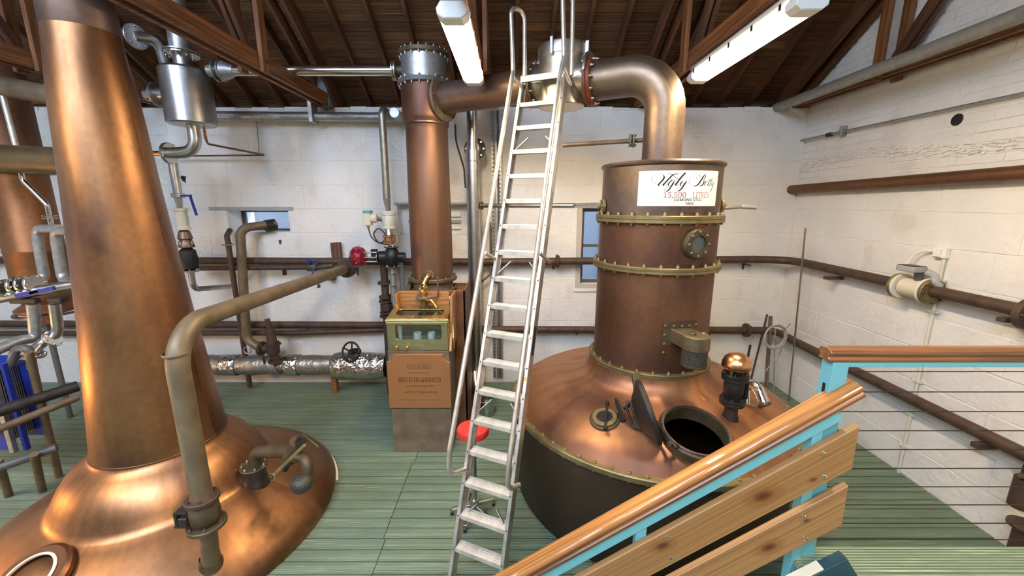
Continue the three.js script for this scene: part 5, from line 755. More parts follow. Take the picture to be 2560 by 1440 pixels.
{ const c = V(-2.234, 0.682, -5.24), d = V(-0.25, 0.30, 0.92).normalize(), [a, b] = ringOf(d), t = thing('hand_wheel', 'black five-spoked hand wheel on the crumpled foil jacket', 'hand wheel', c.toArray()); const pts = []; for (let i = 0; i < 60; i++) { const g = i / 60 * PI * 2, R = 0.134 + 0.004 * cos(g * 20); pts.push(c.clone().addScaledVector(a, R * cos(g)).addScaledVector(b, R * sin(g))); } pts.push(pts[0].clone()); part(t, 'rim', sweep(pts, 0.0135, 10), M.ironBlack); for (let i = 0; i < 5; i++) { const g = i / 5 * PI * 2 + 0.3, o = c.clone().addScaledVector(a, 0.13 * cos(g)).addScaledVector(b, 0.13 * sin(g)); part(t, 'spoke', beam(c.clone().addScaledVector(d, -0.015).toArray(), o.toArray(), 0.022, 0.012, 0.003, d.toArray()), M.ironBlack); } part(t, 'hub', rod(c.clone().addScaledVector(d, -0.03), c.clone().addScaledVector(d, 0.02), 0.032), M.ironBlack); part(t, 'spindle', rod(c.clone().addScaledVector(d, -0.17), c.clone().addScaledVector(d, -0.02), 0.05), M.ironBlack); }
solo('timber_offcut', beam([-2.486, 1.839, -5.66], [-2.505, 2.155, -5.69], 0.14, 0.045, 0.005, [0, 0, 1]), M.rafter, 'dark timber piece standing on the mid-height brown pipe', 'timber', [-2.492, 1.965, -5.66]);
{ const t = thing('steel_downpipe', 'tall stainless steel pipe standing between the copper column and the ladder', 'pipe', [-0.451, 0, -5.048]), b = [-0.451, 0, -5.048], z = b[2] - 0.1, X = (py) => py; const p1 = [-0.487, 3.739, -5.2], p2 = [-0.49, 3.344, -5.2], p3 = [-0.49, 0.403, -5.2]; part(t, 'upper_pipe', rod([p2[0], p2[1], -5.2], [p1[0], p1[1] + 0.25, -5.2], 0.066, 24), M.steel); part(t, 'lower_pipe', pipe([[p2[0], p2[1] + 0.0, -5.2], [p3[0], p3[1], -5.2], [p3[0] + 0.03, 0.14, -5.12]], 0.085, 0.1, 28), M.steel); part(t, 'lower_bend', pipe([[p3[0] - 0.02, 0.42, -5.12], [p3[0], 0.3, -5.0], [p3[0] + 0.12, 0.14, -4.95]], 0.085, 0.1, 24), M.steelBright); part(t, 'collar', plate([p2[0], p2[1] - 0.14, -5.2], [0, 1, 0], 0.089, 0.012), M.steel); const f = part(t, 'side_flange', plate([p2[0] + 0.02, p2[1] + 0.03, -5.34], [0, 0, 1], 0.135, 0.025), M.ironDark); bolts(f, [p2[0] + 0.02, p2[1] + 0.03, -5.315], [0, 0, 1], 0.112, 8, 0.024, M.steelBright); part(t, 'side_stub', rod([p2[0] + 0.02, p2[1] + 0.03, -5.32], [p2[0], p2[1] + 0.02, -5.2], 0.085, 24), M.steel); void z; void X; }
{ const c = [-0.325, 0, -4.781], t = thing('steel_bucket', 'dented steel bucket on the floor behind the ladder', 'bucket', c); part(t, 'bucket_side', rev([[0.075, 0], [0.085, 0.01], [0.108, 0.26], [0.113, 0.265], [0.105, 0.262], [0.08, 0.012], [0, 0.008]], c, [0, 1, 0], 32), M.steelBright); part(t, 'bucket_hoop', rev([[0.1, 0.2], [0.107, 0.2], [0.109, 0.215], [0.102, 0.22]], c, [0, 1, 0], 32), M.galvanised); }
{ const t = run('cross_pipe', 'slim steel pipe from the bolted still across behind the ladder to the downpipe', [[-0.392, 2.67, -5.2], [0.721, 2.674, -4.6], [0.757, 2.68, -3.56]], 0.026, M.steel, { bend: 0.05 }); flange(t, [-0.392, 2.67, -5.2], [1, 0, 0.3], 0.05, 0.018, M.bronzeDark, 4, 0.014); }
{ const t = run('vent_pipe', 'slim khaki pipe with a green flange reaching the big copper elbow', [[0.499, 3.253, -4.1], [1.18, 3.249, -3.75]], 0.02, M.pipeKhaki); for (const q of [[[1.061, 3.253, -3.82]], [[1.085, 3.25, -3.8]]]) flange(t, q[0], [0.97, 0.02, 0.2], 0.058, 0.016, mat([0.16, 0.19, 0.11], 0.5), 6, 0.016, M.bronzeDark); }
{ // slotted cable tray
  const top = [-0.213, 3.911, -5.69], x = top[0], t = thing('cable_tray', 'perforated grey cable tray running down the white wall behind the ladder', 'cable tray', [x, 0.25, -5.69]), w = 0.135, s = new THREE.Shape([[-w / 2, 0.1], [w / 2, 0.1], [w / 2, 3.9], [-w / 2, 3.9]].map((p) => new THREE.Vector2(...p))), holes = []; for (let y = 0.2; y < 3.85; y += 0.055) for (const c of [-0.035, 0.035]) holes.push(new THREE.Path([[c - 0.02, y], [c - 0.02, y + 0.022], [c + 0.02, y + 0.022], [c + 0.02, y]].map((p) => new THREE.Vector2(...p))));
  part(t, 'tray_bed', extrude(s, 0.004, [x, 0, -5.70], [1, 0, 0], [0, 1, 0], 0, holes), M.galvanised); for (const k of [-1, 1]) part(t, 'tray_side', bx(x + k * w / 2 - 0.003, x + k * w / 2 + 0.003, 0.1, 3.9, -5.70, -5.655, 0.001), M.galvanised); part(t, 'tray_cable', rod([x + 0.03, 0.1, -5.68], [x + 0.02, 3.9, -5.68], 0.012, 8), M.greyDark); part(t, 'tray_cable', rod([x - 0.02, 0.1, -5.68], [x - 0.03, 3.9, -5.68], 0.01, 8), M.grey);
}
run('black_cable', 'thin black cable curving from the copper pipe to the standing steel pipe', [[-0.648, 3.575, -4.85], [-0.664, 3.41, -5], [-0.588, 3.122, -5.1], [-0.58, 2.886, -5.15]], 0.011, M.rubber, { bend: 0.3, seg: 10, category: 'cable' });
run('conduit_hook', 'thin conduit with a hooked foot between the steel pipe and the cable tray', [[-0.299, 2.446, -5.6], [-0.307, 1.71, -5.6], [-0.445, 1.594, -5.6]], 0.014, M.pipeKhaki, { bend: 0.05, seg: 10, category: 'conduit' });
for (const [p, R, l] of [[[-4.55, 3.031, -5.735], 0.06, 'black plate for hole shade in the white wall right of the steel flow line'], [[-3.319, 2.157, -5.735], 0.035, 'small brown chip in the white wall below the slit opening'], [[-2.829, 1.514, -5.735], 0.04, 'small brown chip in the wall under the blue lever valve']]) { const n = 11, q = []; for (let i = 0; i < n; i++) { const a = i / n * PI * 2, k = R * rr(0.5, 1.2); q.push([k * 0.7 * cos(a), k * sin(a)]); } solo('wall_chip', extrude(q, 0.02, [p[0], p[1], BACK - 0.014], [1, 0, 0], [0, 1, 0], 0.002), R > 0.05 ? M.ironBlack : M.pipeBrown, l, 'wall damage', [p[0], p[1], BACK]); }  // the black one is a flat plate painting the shade of a hole
solo('wall_bracket', bx(-2.66, -2.56, 1.62, 1.665, -5.74, -5.60), M.pipeBrown, 'small rusty bracket on the wall under the red actuator pipe', 'bracket', [-2.61, 1.62, -5.72]);
solo('iron_latch', merge(bx(-3.32, -3.28, 1.68, 1.90, -5.76, -5.70)), M.rafter, 'narrow wooden latch on the wall right of the bent khaki pipe', 'latch', [-3.3, 1.68, -5.73]);
// ---------- right wall ----------
{ const t = run('tie_pipe', 'long grey pipe lying on the timber tie at the gable wall', [[3.55, 3.949, -5.891], [3.55, 3.986, -3.108]], 0.058, mat([0.38, 0.36, 0.31], 0.5, 0.4, { map: rep(T.metalTint, 4) }), { seg: 28 }); part(t, 'frayed_end', rev([[0.058, 0], [0.08, 0.03], [0.075, 0.1], [0.058, 0.12]], [3.55, 3.949, -5.891], [0, -0.1, 1], 28), M.ironDark); }
{ const t = run('thin_conduit', 'thin grey conduit high on the right wall above the dark hole', [[RIGHT - 0.05, 3.535, -5.82], [RIGHT - 0.05, 3.52, -2.2]], 0.013, M.galvanised, { seg: 10, category: 'conduit' }); for (const z of [-5.05, -3.2]) part(t, 'bracket', bx(RIGHT - 0.07, RIGHT, 3.48, 3.60, z - 0.02, z + 0.02, 0.003), M.galvanised); part(t, 'coupling', rod([RIGHT - 0.05, 3.53, -5.28], [RIGHT - 0.05, 3.53, -5.2], 0.024, 12), M.ironDark); }
run('ledge_pipe', 'brown copper pipe level on the right wall above the cream flow meter', [[RIGHT - 0.09, 2.885, -5.75], [RIGHT - 0.09, 2.945, -2.0]], 0.058, M.copperBrown, { seg: 24 });
{ const z = -3.75, x = 3.86, y = 1.90, t = thing('wall_flow_meter', 'cream flanged flow meter with a black display on the right wall pipe', 'flow meter', [x, y - 0.12, z]), d = [0, 0, 1]; part(t, 'meter_body', rev([[0.07, -0.1], [0.088, -0.095], [0.088, 0.095], [0.07, 0.1]], [x, y, z], d, 36), M.creamYellow); for (const s of [-1, 1]) { const f = part(t, 'flange', plate([x, y, z + s * 0.125 - 0.014], d, 0.122, 0.028), M.cream); const g = part(f, 'counter_flange', plate([x, y, z + s * 0.158 - 0.016], d, 0.12, 0.03), M.bronze); bolts(g, [x, y, z + s * 0.174], [0, 0, s], 0.098, 8, 0.02, M.bronzeDark); part(t, 'neck', rod([x, y, z + s * 0.1], [x, y, z + s * 0.13], 0.07), M.bronzeDark); } part(t, 'display_stem', rod([x, y + 0.08, z + 0.02], [x - 0.01, y + 0.16, z + 0.02], 0.035), M.greyDark); const b = part(t, 'display', rbox(0.13, 0.055, 0.19, 0.012).translate(x - 0.05, y + 0.19, z - 0.02), M.grey); part(b, 'screen', rbox(0.115, 0.006, 0.17, 0.002).translate(x - 0.05, y + 0.219, z - 0.02), M.ironBlack); part(t, 'tag_bag', curve([[x, y + 0.17, z + 0.08], [x + 0.01, y + 0.15, z + 0.14], [x - 0.01, y + 0.1, z + 0.18], [x + 0.02, y + 0.06, z + 0.2]], 0.03, 12, 8), mat([0.6, 0.63, 0.63], 0.2, 0, { transmission: 0.5, thickness: 0 })); }
{ const z = -3.66, x = RIGHT, t = thing('socket_box', 'small cream junction box with a looping cable above the wall flow meter', 'junction box', [x, 2.17, z]); part(t, 'box', bx(x - 0.045, x, 2.205, 2.30, z - 0.07, z + 0.045, 0.006), M.white); part(t, 'box_front', bx(x - 0.058, x - 0.042, 2.215, 2.29, z - 0.06, z + 0.01, 0.005), M.white); part(t, 'cable', curve([[x - 0.03, 2.26, z - 0.07], [x - 0.05, 2.255, z - 0.15], [x - 0.06, 2.19, z - 0.23], [x - 0.08, 2.08, z - 0.26]], 0.009, 20, 8), M.white); const c = part(t, 'conduit', rod([x - 0.02, 0.0, z + 0.04], [x - 0.02, 2.20, z + 0.02], 0.0135, 10), M.cream); for (const y of [2.0, 1.7, 1.35, 1.0, 0.65, 0.3]) part(c, 'saddle', bx(x - 0.035, x, y - 0.012, y + 0.012, z - 0.01, z + 0.07, 0.004), M.cream); }
solo('hole_shade_disc', plate([RIGHT + 0.004, 3.43, -3.81], [-1, 0.02, 0], 0.052, 0.012, 0, 0.004, 11), M.ironBlack, 'black disc painting the shade of a hole in the upper right wall', 'hole', [RIGHT, 3.43, -3.81]);  // flat black disc stands in for the dark inside a hole
solo('long_rod', rod([3.6, 2.403, -4.95], [3.858, 0, -5.127], 0.012, 8), M.steel, 'long thin grey rod leaning in the right corner', 'rod', [3.858, 0, -5.127]);
solo('copper_rod', rod([3.704, 1.121, -5.6], [3.611, 0, -5.642], 0.014, 8), M.copperPlum, 'thin copper rod leaning left of the coiled wire', 'rod', [3.611, 0, -5.642]);
solo('timber_post', beam([3.746, 1.103, -5.58], [3.753, 0, -5.469], 0.035, 0.045), M.boxBrown, 'narrow brown post leaning in the right corner behind the coiled wire', 'post', [3.753, 0, -5.469]);
solo('thin_tube', rod([3.642, 1.011, -5.3], [3.729, 0, -5.257], 0.01, 8), M.aluminium, 'thin pale tube standing through the coiled wire', 'tube', [3.729, 0, -5.257]);
solo('dark_stick', rod([3.329, 0.766, -5.3], [3.186, 0, -5.162], 0.016, 8), M.ironDark, 'short dark stick behind the copper mushroom cap', 'stick', [3.186, 0, -5.162]);
solo('timber_strip', beam([3.672, 0, -5.642], [3.711, 0, -5.43], 0.05, 0.04), M.ironDark, 'dark wooden strip on the floor in the right corner', 'timber', [3.672, 0, -5.642]);
{ const c = V(3.625, 0.9, -5.25), pts = []; for (let i = 0; i <= 220; i++) { const g = i / 220 * PI * 2 * 5, R = 0.142 + 0.012 * sin(g * 0.41); pts.push(c.clone().add(V(R * cos(g), R * 1.15 * sin(g), 0.012 * cos(g * 0.3)))); } const t = thing('wire_coil', 'coil of pale wire hung on the rods in the right corner', 'wire coil', c.toArray()); part(t, 'coil', sweep(pts, 0.009, 6), M.grey); part(t, 'loose_end', curve([c.clone().add(V(0.08, 0.1, 0.02)), c.clone().add(V(0.14, 0.15, 0.02)), c.clone().add(V(0.18, 0.19, 0.0))], 0.004, 8, 6), M.greyDark); part(t, 'loose_end', curve([c.clone().add(V(0.12, -0.12, 0)), c.clone().add(V(0.09, -0.26, 0)), c.clone().add(V(0.02, -0.36, 0.0)), c.clone().add(V(-0.06, -0.5, 0))], 0.007, 12, 6), M.galvanised); }
{ const x = 3.82, z = -2.6, t = thing('corner_drain', 'dark brown pipe stack with bracket at the right edge behind the cable rails', 'pipe', [x, 0, z]); part(t, 'pipe', rod([x, 0.47, z], [x, 0.70, z], 0.07, 24), M.pipeBrown); part(t, 'lower_pipe', rod([x + 0.06, 0, z + 0.02], [x + 0.06, 0.30, z + 0.02], 0.06, 24), M.pipeBrown); flange(t, [x + 0.06, 0.30, z + 0.02], [0, 1, 0], 0.1, 0.03, M.pipeBrown); part(t, 'bracket', beam([x - 0.08, 0.74, z + 0.02], [x + 0.12, 0.70, z - 0.06], 0.05, 0.03), M.bronzeDark); part(t, 'clamp', bx(x - 0.02, x + 0.1, 0.68, 0.8, z - 0.04, z + 0.04), M.ironDark); }

// ---------- landing, stairs and railings ----------
{
  const y = 1.06, zf = -1.65, t = structure('landing'), wv = 0.145;
  const prof = [[0, -0.028], [wv - 0.006, -0.028], [wv - 0.006, -0.002]]; for (let i = 8; i >= 0; i--) { const a = 0.006 + i * (wv - 0.018) / 8.4; prof.push([a + 0.0085, 0], [a + 0.001, 0], [a + 0.0005, -0.014], [a - 0.006, -0.014], [a - 0.0066, 0]); } prof.splice(3, 0, [wv - 0.007, 0]); while (prof[prof.length - 1][0] < 0.001) prof.pop(); prof.push([0, -0.002]);
  const len = RIGHT - 1.33, g = extrude(prof, len, [0, 0, 0], [0, 0, 1], [0, 1, 0], 0); g.rotateY(0); uvBox(g); g.translate(0, 0, 0);
  for (let i = 0; i < 11; i++) setAt(part(t, 'deck_board', g, M.deckStep), [1.33 + len, y, zf + i * wv]);
  part(t, 'landing_slab', bx(-1.2, RIGHT, y - 0.06, y - 0.004, -0.4, 1.6, 0), M.deckStep); part(t, 'fascia', bx(1.33, RIGHT, y - 0.24, y - 0.03, zf + 0.004, zf + 0.04), M.teal); part(t, 'joist', bx(1.35, RIGHT, y - 0.2, y - 0.03, -0.5, -0.42), M.rafter); part(t, 'support', bx(1.4, 1.48, 0, y - 0.03, -0.6, -0.52), M.rafter); part(t, 'support', bx(3.86, 3.94, 0, y - 0.2, -1.6, -1.52), M.rafter); part(t, 'support', bx(3.86, 3.94, 0, y - 0.03, -0.6, -0.52), M.rafter); part(t, 'support', bx(-1.15, -1.07, 0, y - 0.06, 0, 0.08), M.rafter);
}
const SL = V(-1.515, -1.017, 0).normalize();                  // down the stairs, to the left
{
  const t = thing('stairs', 'dark teal stair string with a top edge painted as lit below the handrail', 'stairs', [0.6, 0, -1.2]);
  const a = V(1.478, 1.169, -1.5), b = a.clone().addScaledVector(SL, 1.75), up = V(-SL.y, SL.x, 0).negate(); if (up.y < 0) up.negate();
  part(t, 'string', beam(a.clone().addScaledVector(up, -0.13).toArray(), b.clone().addScaledVector(up, -0.13).toArray(), 0.05, 0.26, 0.008), M.teal); part(t, 'string', beam(a.clone().addScaledVector(up, -0.13).setZ(-0.62).toArray(), b.clone().addScaledVector(up, -0.13).setZ(-0.62).toArray(), 0.05, 0.26, 0.008), M.teal);
  part(t, 'lit_top_edge', beam(a.clone().addScaledVector(SL, 0.11).addScaledVector(up, 0.004).toArray(), b.clone().addScaledVector(up, 0.004).toArray(), 0.045, 0.01, 0.003), M.cream, 'top edge painted pale as if lit');  // cream strip paints the light falling along the upper edge
  for (let i = 1; i <= 5; i++) part(t, 'tread', bx(1.33 - i * 0.262, 1.33 - (i - 1) * 0.262 + 0.02, 1.06 - i * 0.176 - 0.035, 1.06 - i * 0.176, -1.46, -0.66), M.deckStep);
}
const shape = (f) => { const s = new THREE.Shape(); f(s); return s; };
const RAIL = {
  moulding: shape((s) => s.moveTo(-0.03, -0.03).lineTo(0.03, -0.03).lineTo(0.032, -0.018).quadraticCurveTo(0.024, -0.012, 0.025, -0.006).lineTo(-0.025, -0.006).quadraticCurveTo(-0.024, -0.012, -0.032, -0.018).lineTo(-0.03, -0.03)),
  cap: shape((s) => s.moveTo(-0.025, -0.006).lineTo(0.025, -0.006).quadraticCurveTo(0.037, 0, 0.037, 0.01).quadraticCurveTo(0.034, 0.022, 0.02, 0.027).quadraticCurveTo(0, 0.032, -0.02, 0.027).quadraticCurveTo(-0.034, 0.022, -0.037, 0.01).quadraticCurveTo(-0.037, 0, -0.025, -0.006)),
};
function handrail(t, a, b, mCap, mLow, k = 1) {                // moulded wooden rail from a to b
  for (const [name, m] of [['cap', mCap], ['moulding', mLow]]) {
  const p = v3(a), d = v3(b).sub(p), l = d.length(); d.normalize(); const g = new THREE.ExtrudeGeometry(RAIL[name], { depth: l - 0.008, bevelEnabled: true, bevelSize: 0.003, bevelThickness: 0.004, bevelOffset: -0.003, bevelSegments: 1, curveSegments: 8 }); g.scale(k, k, 1);
  { const q = g.attributes.position, u = g.attributes.uv; for (let i = 0; i < q.count; i++) u.setXY(i, q.getZ(i), (Math.atan2(q.getY(i), q.getX(i)) + PI) * 0.035); }
  const x = d.clone().cross(V(0, 1, 0)).normalize().negate(), yv = d.clone().cross(x); g.applyMatrix4(new THREE.Matrix4().makeBasis(x, yv, d).setPosition(p)); part(t, 'rail_' + name, g, m);
  }
}
const knots = (n, s) => { const cv = document.createElement('canvas'); cv.width = 1024; cv.height = 160; const g = cv.getContext('2d'); g.fillStyle = '#b98a58'; g.fillRect(0, 0, 1024, 160); let q = s; const R = () => (q = (q * 16807) % 2147483647) / 2147483647; for (let i = 0; i < 260; i++) { g.strokeStyle = R() < 0.5 ? 'rgba(140,92,48,0.20)' : 'rgba(214,172,120,0.22)'; g.lineWidth = 0.6 + R() * 3.5; const y = R() * 160, k = (R() - 0.5) * 16; g.beginPath(); g.moveTo(0, y); g.bezierCurveTo(340, y + k, 680, y - k, 1024, y + k * 0.5); g.stroke(); }
  for (const [x, y, r] of n) { for (let k = 9; k > 0; k--) { g.fillStyle = k < 5 ? `rgba(78,30,14,${0.16 + 0.05 * (5 - k)})` : 'rgba(150,92,46,0.13)'; g.beginPath(); g.ellipse(x, y, r * k * 0.27, r * k * 0.16, -0.25, 0, PI * 2); g.fill(); } } const t = new THREE.CanvasTexture(cv); t.colorSpace = THREE.SRGBColorSpace; return t; };
{
  const t = thing('stair_railing', 'sloping orange wooden handrail on turquoise steel with two pine boards below', 'railing', [1.37, 0.6, -1.6]);
  const z = -1.6, a = V(1.481, 1.927, -1.6), b = a.clone().addScaledVector(SL, 2.75);
  handrail(t, a.toArray(), b.toArray(), M.railWood, M.railWoodDark, 1.22);
  const up = V(-SL.y, SL.x, 0); if (up.y < 0) up.negate(); const dn = (p, k) => p.clone().addScaledVector(up, -k);
  part(t, 'rail_bar', beam(dn(a.clone().addScaledVector(SL, 0.12), 0.066).toArray(), dn(b, 0.066).toArray(), 0.05, 0.06, 0.004), M.turquoise);
  part(t, 'post', bx(1.318, 1.362, 0.62, 1.74, z - 0.03, z + 0.02), M.turquoise); part(t, 'post', bx(0.575, 0.625, 0.2, 1.24, z - 0.02, z + 0.02), M.turquoise); part(t, 'post', bx(-0.55, -0.5, 0.0, 0.5, z - 0.02, z + 0.02), M.turquoise);
  const kn = [knots([[300, 75, 30], [640, 60, 22], [150, 110, 10], [880, 110, 9]], 77), knots([[260, 85, 24], [120, 60, 9], [700, 60, 18]], 991)];
  [[V(1.484, 1.667, -1.545), 0.175, [[0.13, 0.04], [0.9, 0.045]]], [V(1.488, 1.376, -1.545), 0.175, [[0.18, 0.04], [0.9, 0.04]]]].forEach(([p, h, bo], i) => {
    const L = 2.1, q = dn(p, 0), s = extrude([[0.3 * h, -h / 2], [L, -h / 2], [L, h / 2], [-0.32 * h, h / 2]].map(([u, v]) => [u, v]), 0.032, q.toArray(), SL.toArray(), up.toArray(), 0.004), P = s.attributes.position, U = s.attributes.uv;
    const r = new THREE.Vector3(); for (let k = 0; k < P.count; k++) { r.fromBufferAttribute(P, k).sub(q); U.setXY(k, r.dot(SL) / 1.5, r.dot(up) / (h * 1.25) + 0.5 + r.z * 3); }
    const zc = s; zc.translate(0, 0, 0); const bd = part(t, 'pine_board', s, mat([0.60, 0.62, 0.60], 0.5, 0, { map: kn[i] }), i ? 'lower pine board' : 'upper pine board');
    for (const [u] of bo) for (const v of [-0.055, 0.055]) { const c = q.clone().addScaledVector(SL, u + 0.02 - v * 0.4).addScaledVector(up, v); const m = part(bd, 'board_bolt', rev([[0.012, 0], [0.011, 0.004], [0.006, 0.008], [0, 0.009]], [c.x, c.y, -1.545], [0, 0, 1], 14), M.steelBright); void m; }
  });
}
{
  const z = -1.63, t = thing('landing_railing', 'level brown wooden handrail with steel cables on a turquoise post at right', 'railing', [1.405, 0.95, z]);
  handrail(t, [1.352, 2.068, z], [3.93, 2.068, z], M.railWoodDark, M.railWoodDark); part(t, 'rail_bar', bx(1.42, 3.95, 2.012, 2.036, z - 0.025, z + 0.025, 0.003), M.turquoise);
  part(t, 'post', bx(1.37, 1.44, 0.72, 2.036, z - 0.035, z + 0.03), M.turquoise); part(t, 'slot', bx(1.3685, 1.371, 1.83, 1.93, z - 0.008, z + 0.008, 0.001), M.ironBlack); part(t, 'post', bx(3.9, 3.97, 0.72, 2.036, z - 0.035, z + 0.03), M.turquoise);
  const ys = [1.778, 1.982, -1.63, 1.799, 1.886, -1.63, 1.819, 1.791, -1.63, 1.839, 1.697, -1.63, 1.859, 1.602, -1.63, 1.879, 1.505, -1.63, 1.9, 1.408, -1.63, 1.92, 1.311, -1.63, 1.942, 1.21, -1.63, 1.961, 1.118, -1.63];
  for (let i = 0; i < 10; i++) part(t, 'cable', rod([1.43, ys[i * 3 + 1], z], [3.92, ys[i * 3 + 1], z], 0.0026, 6), M.ironDark);
}
// ---------- far left: condenser, heat exchanger and pipework ----------
{ const c = V(-5.494, 2.287, -4.6), t = thing('copper_condenser', 'tall orange copper condenser behind the tall still neck at far left', 'condenser', [c.x, 1.35, c.z]), A = (p) => rev(p, [c.x, 0, c.z], [0, 1, 0], 48); part(t, 'shell', A([[0.235, 1.62], [0.245, 1.65], [0.245, 2.15], [0.25, 2.16], [0.25, 2.18], [0.245, 2.19], [0.245, 3.03]]), M.copperDull); part(t, 'shaded_upper_shell', A([[0.245, 3.05], [0.245, 4.6]]), M.copperBrown); part(t, 'flange', A([[0.2, 3.02], [0.30, 3.02], [0.30, 3.06], [0.2, 3.06]]), M.copperPlum); part(t, 'base_dish', A([[0, 1.30], [0.06, 1.30], [0.08, 1.40], [0.24, 1.45], [0.28, 1.47], [0.28, 1.50], [0.2, 1.56], [0.235, 1.62]]), M.copperDull); part(t, 'base_ring', A([[0.26, 1.425], [0.3, 1.425], [0.3, 1.445], [0.26, 1.445]]), M.copperPlum); part(t, 'stand_leg', rod([c.x - 0.2, 0, c.z - 0.1], [c.x - 0.2, 1.45, c.z - 0.1], 0.03), M.greyDark); part(t, 'stand_leg', rod([c.x + 0.2, 0, c.z - 0.15], [c.x + 0.2, 1.45, c.z - 0.15], 0.03), M.greyDark); }  // shade above and orange light below are put into the shell colours
run('bronze_pipe', 'fat bronze pipe crossing high behind the tall neck, upper of two at far left', [[-5.146, 3.843, -4], [-4.31, 3.683, -4], [-3.802, 3.597, -4]], 0.088, M.pipeKhaki, { seg: 24, bend: 0.05 });
run('bronze_pipe', 'fat bronze pipe at far left, lower of the two behind the tall neck', [[-5.216, 3.13, -3.9], [-4.306, 3.087, -3.9], [-3.889, 3.066, -3.9]], 0.125, mat([0.22, 0.15, 0.07], 0.45, 0.6, { map: rep(T.rust, 2) }), { seg: 28, bend: 0.05 });
run('steel_strut', 'thin pale steel strut between the two fat bronze pipes at far left', [[-4.726, 3.724, -4], [-4.718, 3.221, -4]], 0.022, M.aluminium, { seg: 10, category: 'strut' });
{ const t = run('steel_tube', 'thin steel tube slanting down below the lower fat bronze pipe', [[-4.73, 2.994, -4], [-4.728, 2.912, -4], [-4.551, 2.685, -4], [-4.558, 2.491, -4]], 0.02, M.steelBright, { bend: 0.05, seg: 12 }); flange(t, [-4.554, 2.573, -4], [0, 1, 0], 0.055, 0.012, M.steelBright); flange(t, [-4.556, 2.549, -4], [0, 1, 0], 0.055, 0.012, M.steel); }
run('grey_loop_pipe', 'grey galvanised pipe loop before the orange condenser, left of two', [[-4.312, 2.461, -3.85], [-4.651, 2.455, -3.95], [-4.672, 2.306, -3.95], [-4.691, 1.965, -3.95], [-4.715, 1.916, -3.85]], 0.042, M.galvanised, { bend: 0.10 });
run('grey_loop_pipe', 'grey galvanised pipe loop before the orange condenser, right one beside the tall neck', [[-4.186, 2.442, -3.8], [-4.363, 2.438, -3.85], [-4.377, 2.316, -3.85], [-4.4, 1.984, -3.85], [-4.285, 1.926, -3.8]], 0.042, M.galvanised, { bend: 0.09 });
{ const t = run('pipe_manifold', 'level steel manifold with blue levers at far left beside the tall neck', [[-5.135, 1.773, -3.5], [-4.502, 1.888, -3.6], [-4.116, 1.946, -3.7]], 0.05, M.steel, { bend: 0.05 }); for (const p of [[-4.631, 1.934, -3.58], [-4.552, 1.952, -3.6], [-4.5, 1.963, -3.62], [-4.425, 1.968, -3.63]]) flange(t, p, [0.9, 0.2, 0.1], 0.085, 0.03, M.steelBright, 6, 0.02); for (const p of [[-4.387, 1.892, -3.55], [-4.253, 1.918, -3.55]]) part(t, 'lever', beam([p[0] - 0.13, p[1] - 0.02, p[2]], [p[0] + 0.1, p[1] + 0.03, p[2]], 0.03, 0.035, 0.006), M.blue, 'blue lever'); for (const p of [[-4.565, 1.816, -3.6], [-4.454, 1.816, -3.6], [-4.215, 1.823, -3.6]]) part(t, 'valve_clamp', rbox(0.13, 0.05, 0.06, 0.012).translate(...p), p[0] > -4 ? M.blue : M.ironDark); }
run('grey_drop_pipe', 'grey pipe dropping from the manifold and bending left to the blue heat exchanger', [[-4.446, 1.785, -3.6], [-4.498, 1.454, -3.6], [-4.525, 1.469, -3.5], [-4.579, 1.411, -3.3]], 0.045, M.galvanised, { bend: 0.12 });
{ const t = run('steel_drop_pipe', 'steel pipe dropping from the manifold, the one nearest the tall neck', [[-4.246, 1.785, -3.6], [-4.277, 1.493, -3.6], [-4.351, 1.43, -3.5], [-4.341, 1.316, -3.35]], 0.042, M.steel, { bend: 0.12 }); flange(t, [-4.297, 1.459, -3.55], [0.8, 0.4, -0.1], 0.08, 0.025, M.steelBright, 6, 0.018); flange(t, [-4.333, 1.364, -3.42], [0.5, 0.8, -0.2], 0.08, 0.025, M.steel, 6, 0.018); }
{ const p = [-4.579, 0.506, -3.25], x = p[0], z = p[2], y = p[1], t = thing('heat_exchanger', 'blue plate heat exchanger on a steel frame at the far left', 'heat exchanger', [x, y, z]); part(t, 'end_plate', bx(x - 0.75, x - 0.0, y, y + 0.78, z - 0.03, z + 0.0, 0.006), M.blue); part(t, 'end_plate', bx(x - 0.8, x + 0.02, y - 0.02, y + 0.8, z - 0.30, z - 0.27, 0.006), M.blue); for (let i = 0; i < 14; i++) part(t, 'plate', bx(x - 0.7, x - 0.05, y + 0.04, y + 0.72, z - 0.262 + i * 0.0165, z - 0.252 + i * 0.0165, 0.002), M.steel); part(t, 'guide_post', bx(x + 0.03, x + 0.075, y - 0.02, y + 0.82, z - 0.02, z + 0.02), M.galvanised); part(t, 'guide_post', bx(x + 0.11, x + 0.14, y - 0.02, y + 0.82, z - 0.06, z - 0.02), M.blue); part(t, 'tie_bolt', rod([x - 0.3, y + 0.2, z - 0.1], [x + 0.0, y + 0.22, z + 0.06], 0.018), M.brass); bolts(t, [x - 0.1, y + 0.45, z], [0, 0, 1], 0.05, 2, 0.03, M.brass); }
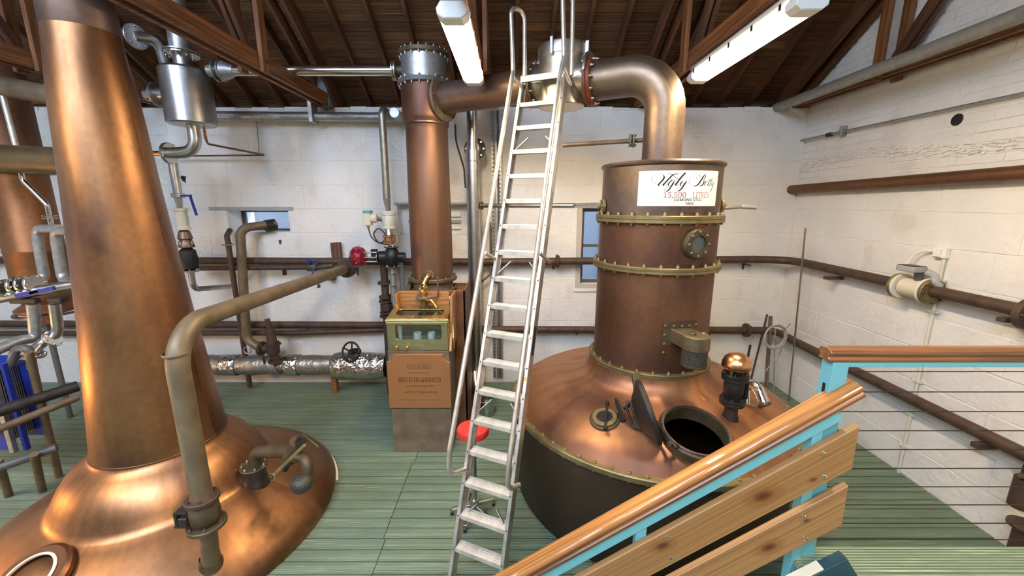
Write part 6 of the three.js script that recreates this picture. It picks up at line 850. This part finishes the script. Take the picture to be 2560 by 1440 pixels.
{ const t = thing('exchanger_stand', 'steel pipe stand under the blue heat exchanger', 'stand', [-4.6, 0, -3.282]); for (const [a, b] of [[[-4.282, 1.41, -3.35], [-4.568, 0, -3.552]], [[-4.219, 0.534, -3.15], [-4.5, 0, -3.346]], [[-4.481, 0.51, -3.1], [-4.743, 0, -3.282]]]) part(t, 'leg', rod(a, [b[0], 0, b[2]], 0.03, 14), M.pipeKhaki); part(t, 'crossbar', rod([-4.564, 0.428, -3], [-4.193, 0.501, -3.3], 0.036, 14), M.greyDark); part(t, 'top_rail', pipe([[-4.534, 1.276, -3.4], [-4.453, 1.421, -3.4], [-4.334, 1.436, -3.4], [-4.355, 1.237, -3.4]], 0.035, 0.08, 12), M.greyDark); }
run('dark_guard_pipe', 'dark slanting pipe at far left, upper of the two running to the tall neck', [[-4.478, 0.957, -2.9], [-4.095, 1.013, -3.5]], 0.05, M.ironDark);
run('khaki_guard_pipe', 'khaki slanting pipe at far left, lower of the two running to the tall neck', [[-4.378, 0.828, -2.8], [-4.062, 0.924, -3.45]], 0.032, M.pipeKhaki);
{ // added unseen lamp at far left; its orange light falls on the pipe legs
  const p = [-6.6, 0.75, -2.2], t = thing('added_lamp', 'added warm lamp low at the far left, out of view', 'lamp', p); part(t, 'lamp_body', bx(p[0] - 0.09, p[0] - 0.04, p[1] - 0.14, p[1] + 0.14, p[2] - 0.14, p[2] + 0.14, 0.01), M.greyDark); part(t, 'lamp_stand', rod([p[0] - 0.06, 0, p[2]], [p[0] - 0.06, p[1] - 0.13, p[2]], 0.015), M.greyDark); part(t, 'lamp_face', bx(p[0] - 0.04, p[0] - 0.032, p[1] - 0.12, p[1] + 0.12, p[2] - 0.12, p[2] + 0.12, 0.001), mat([1, 0.7, 0.35], 0.4, 0, { emissive: new THREE.Color().setRGB(1, 0.5, 0.14), emissiveIntensity: 6 }));
  const l = new THREE.RectAreaLight(new THREE.Color().setRGB(1, 0.5, 0.14), 170, 0.24, 0.24); l.position.set(p[0] - 0.028, p[1], p[2]); l.rotation.y = -PI / 2; l.name = 'added_lamp_glow'; scene.add(l);
}
renderer.render(scene, camera);
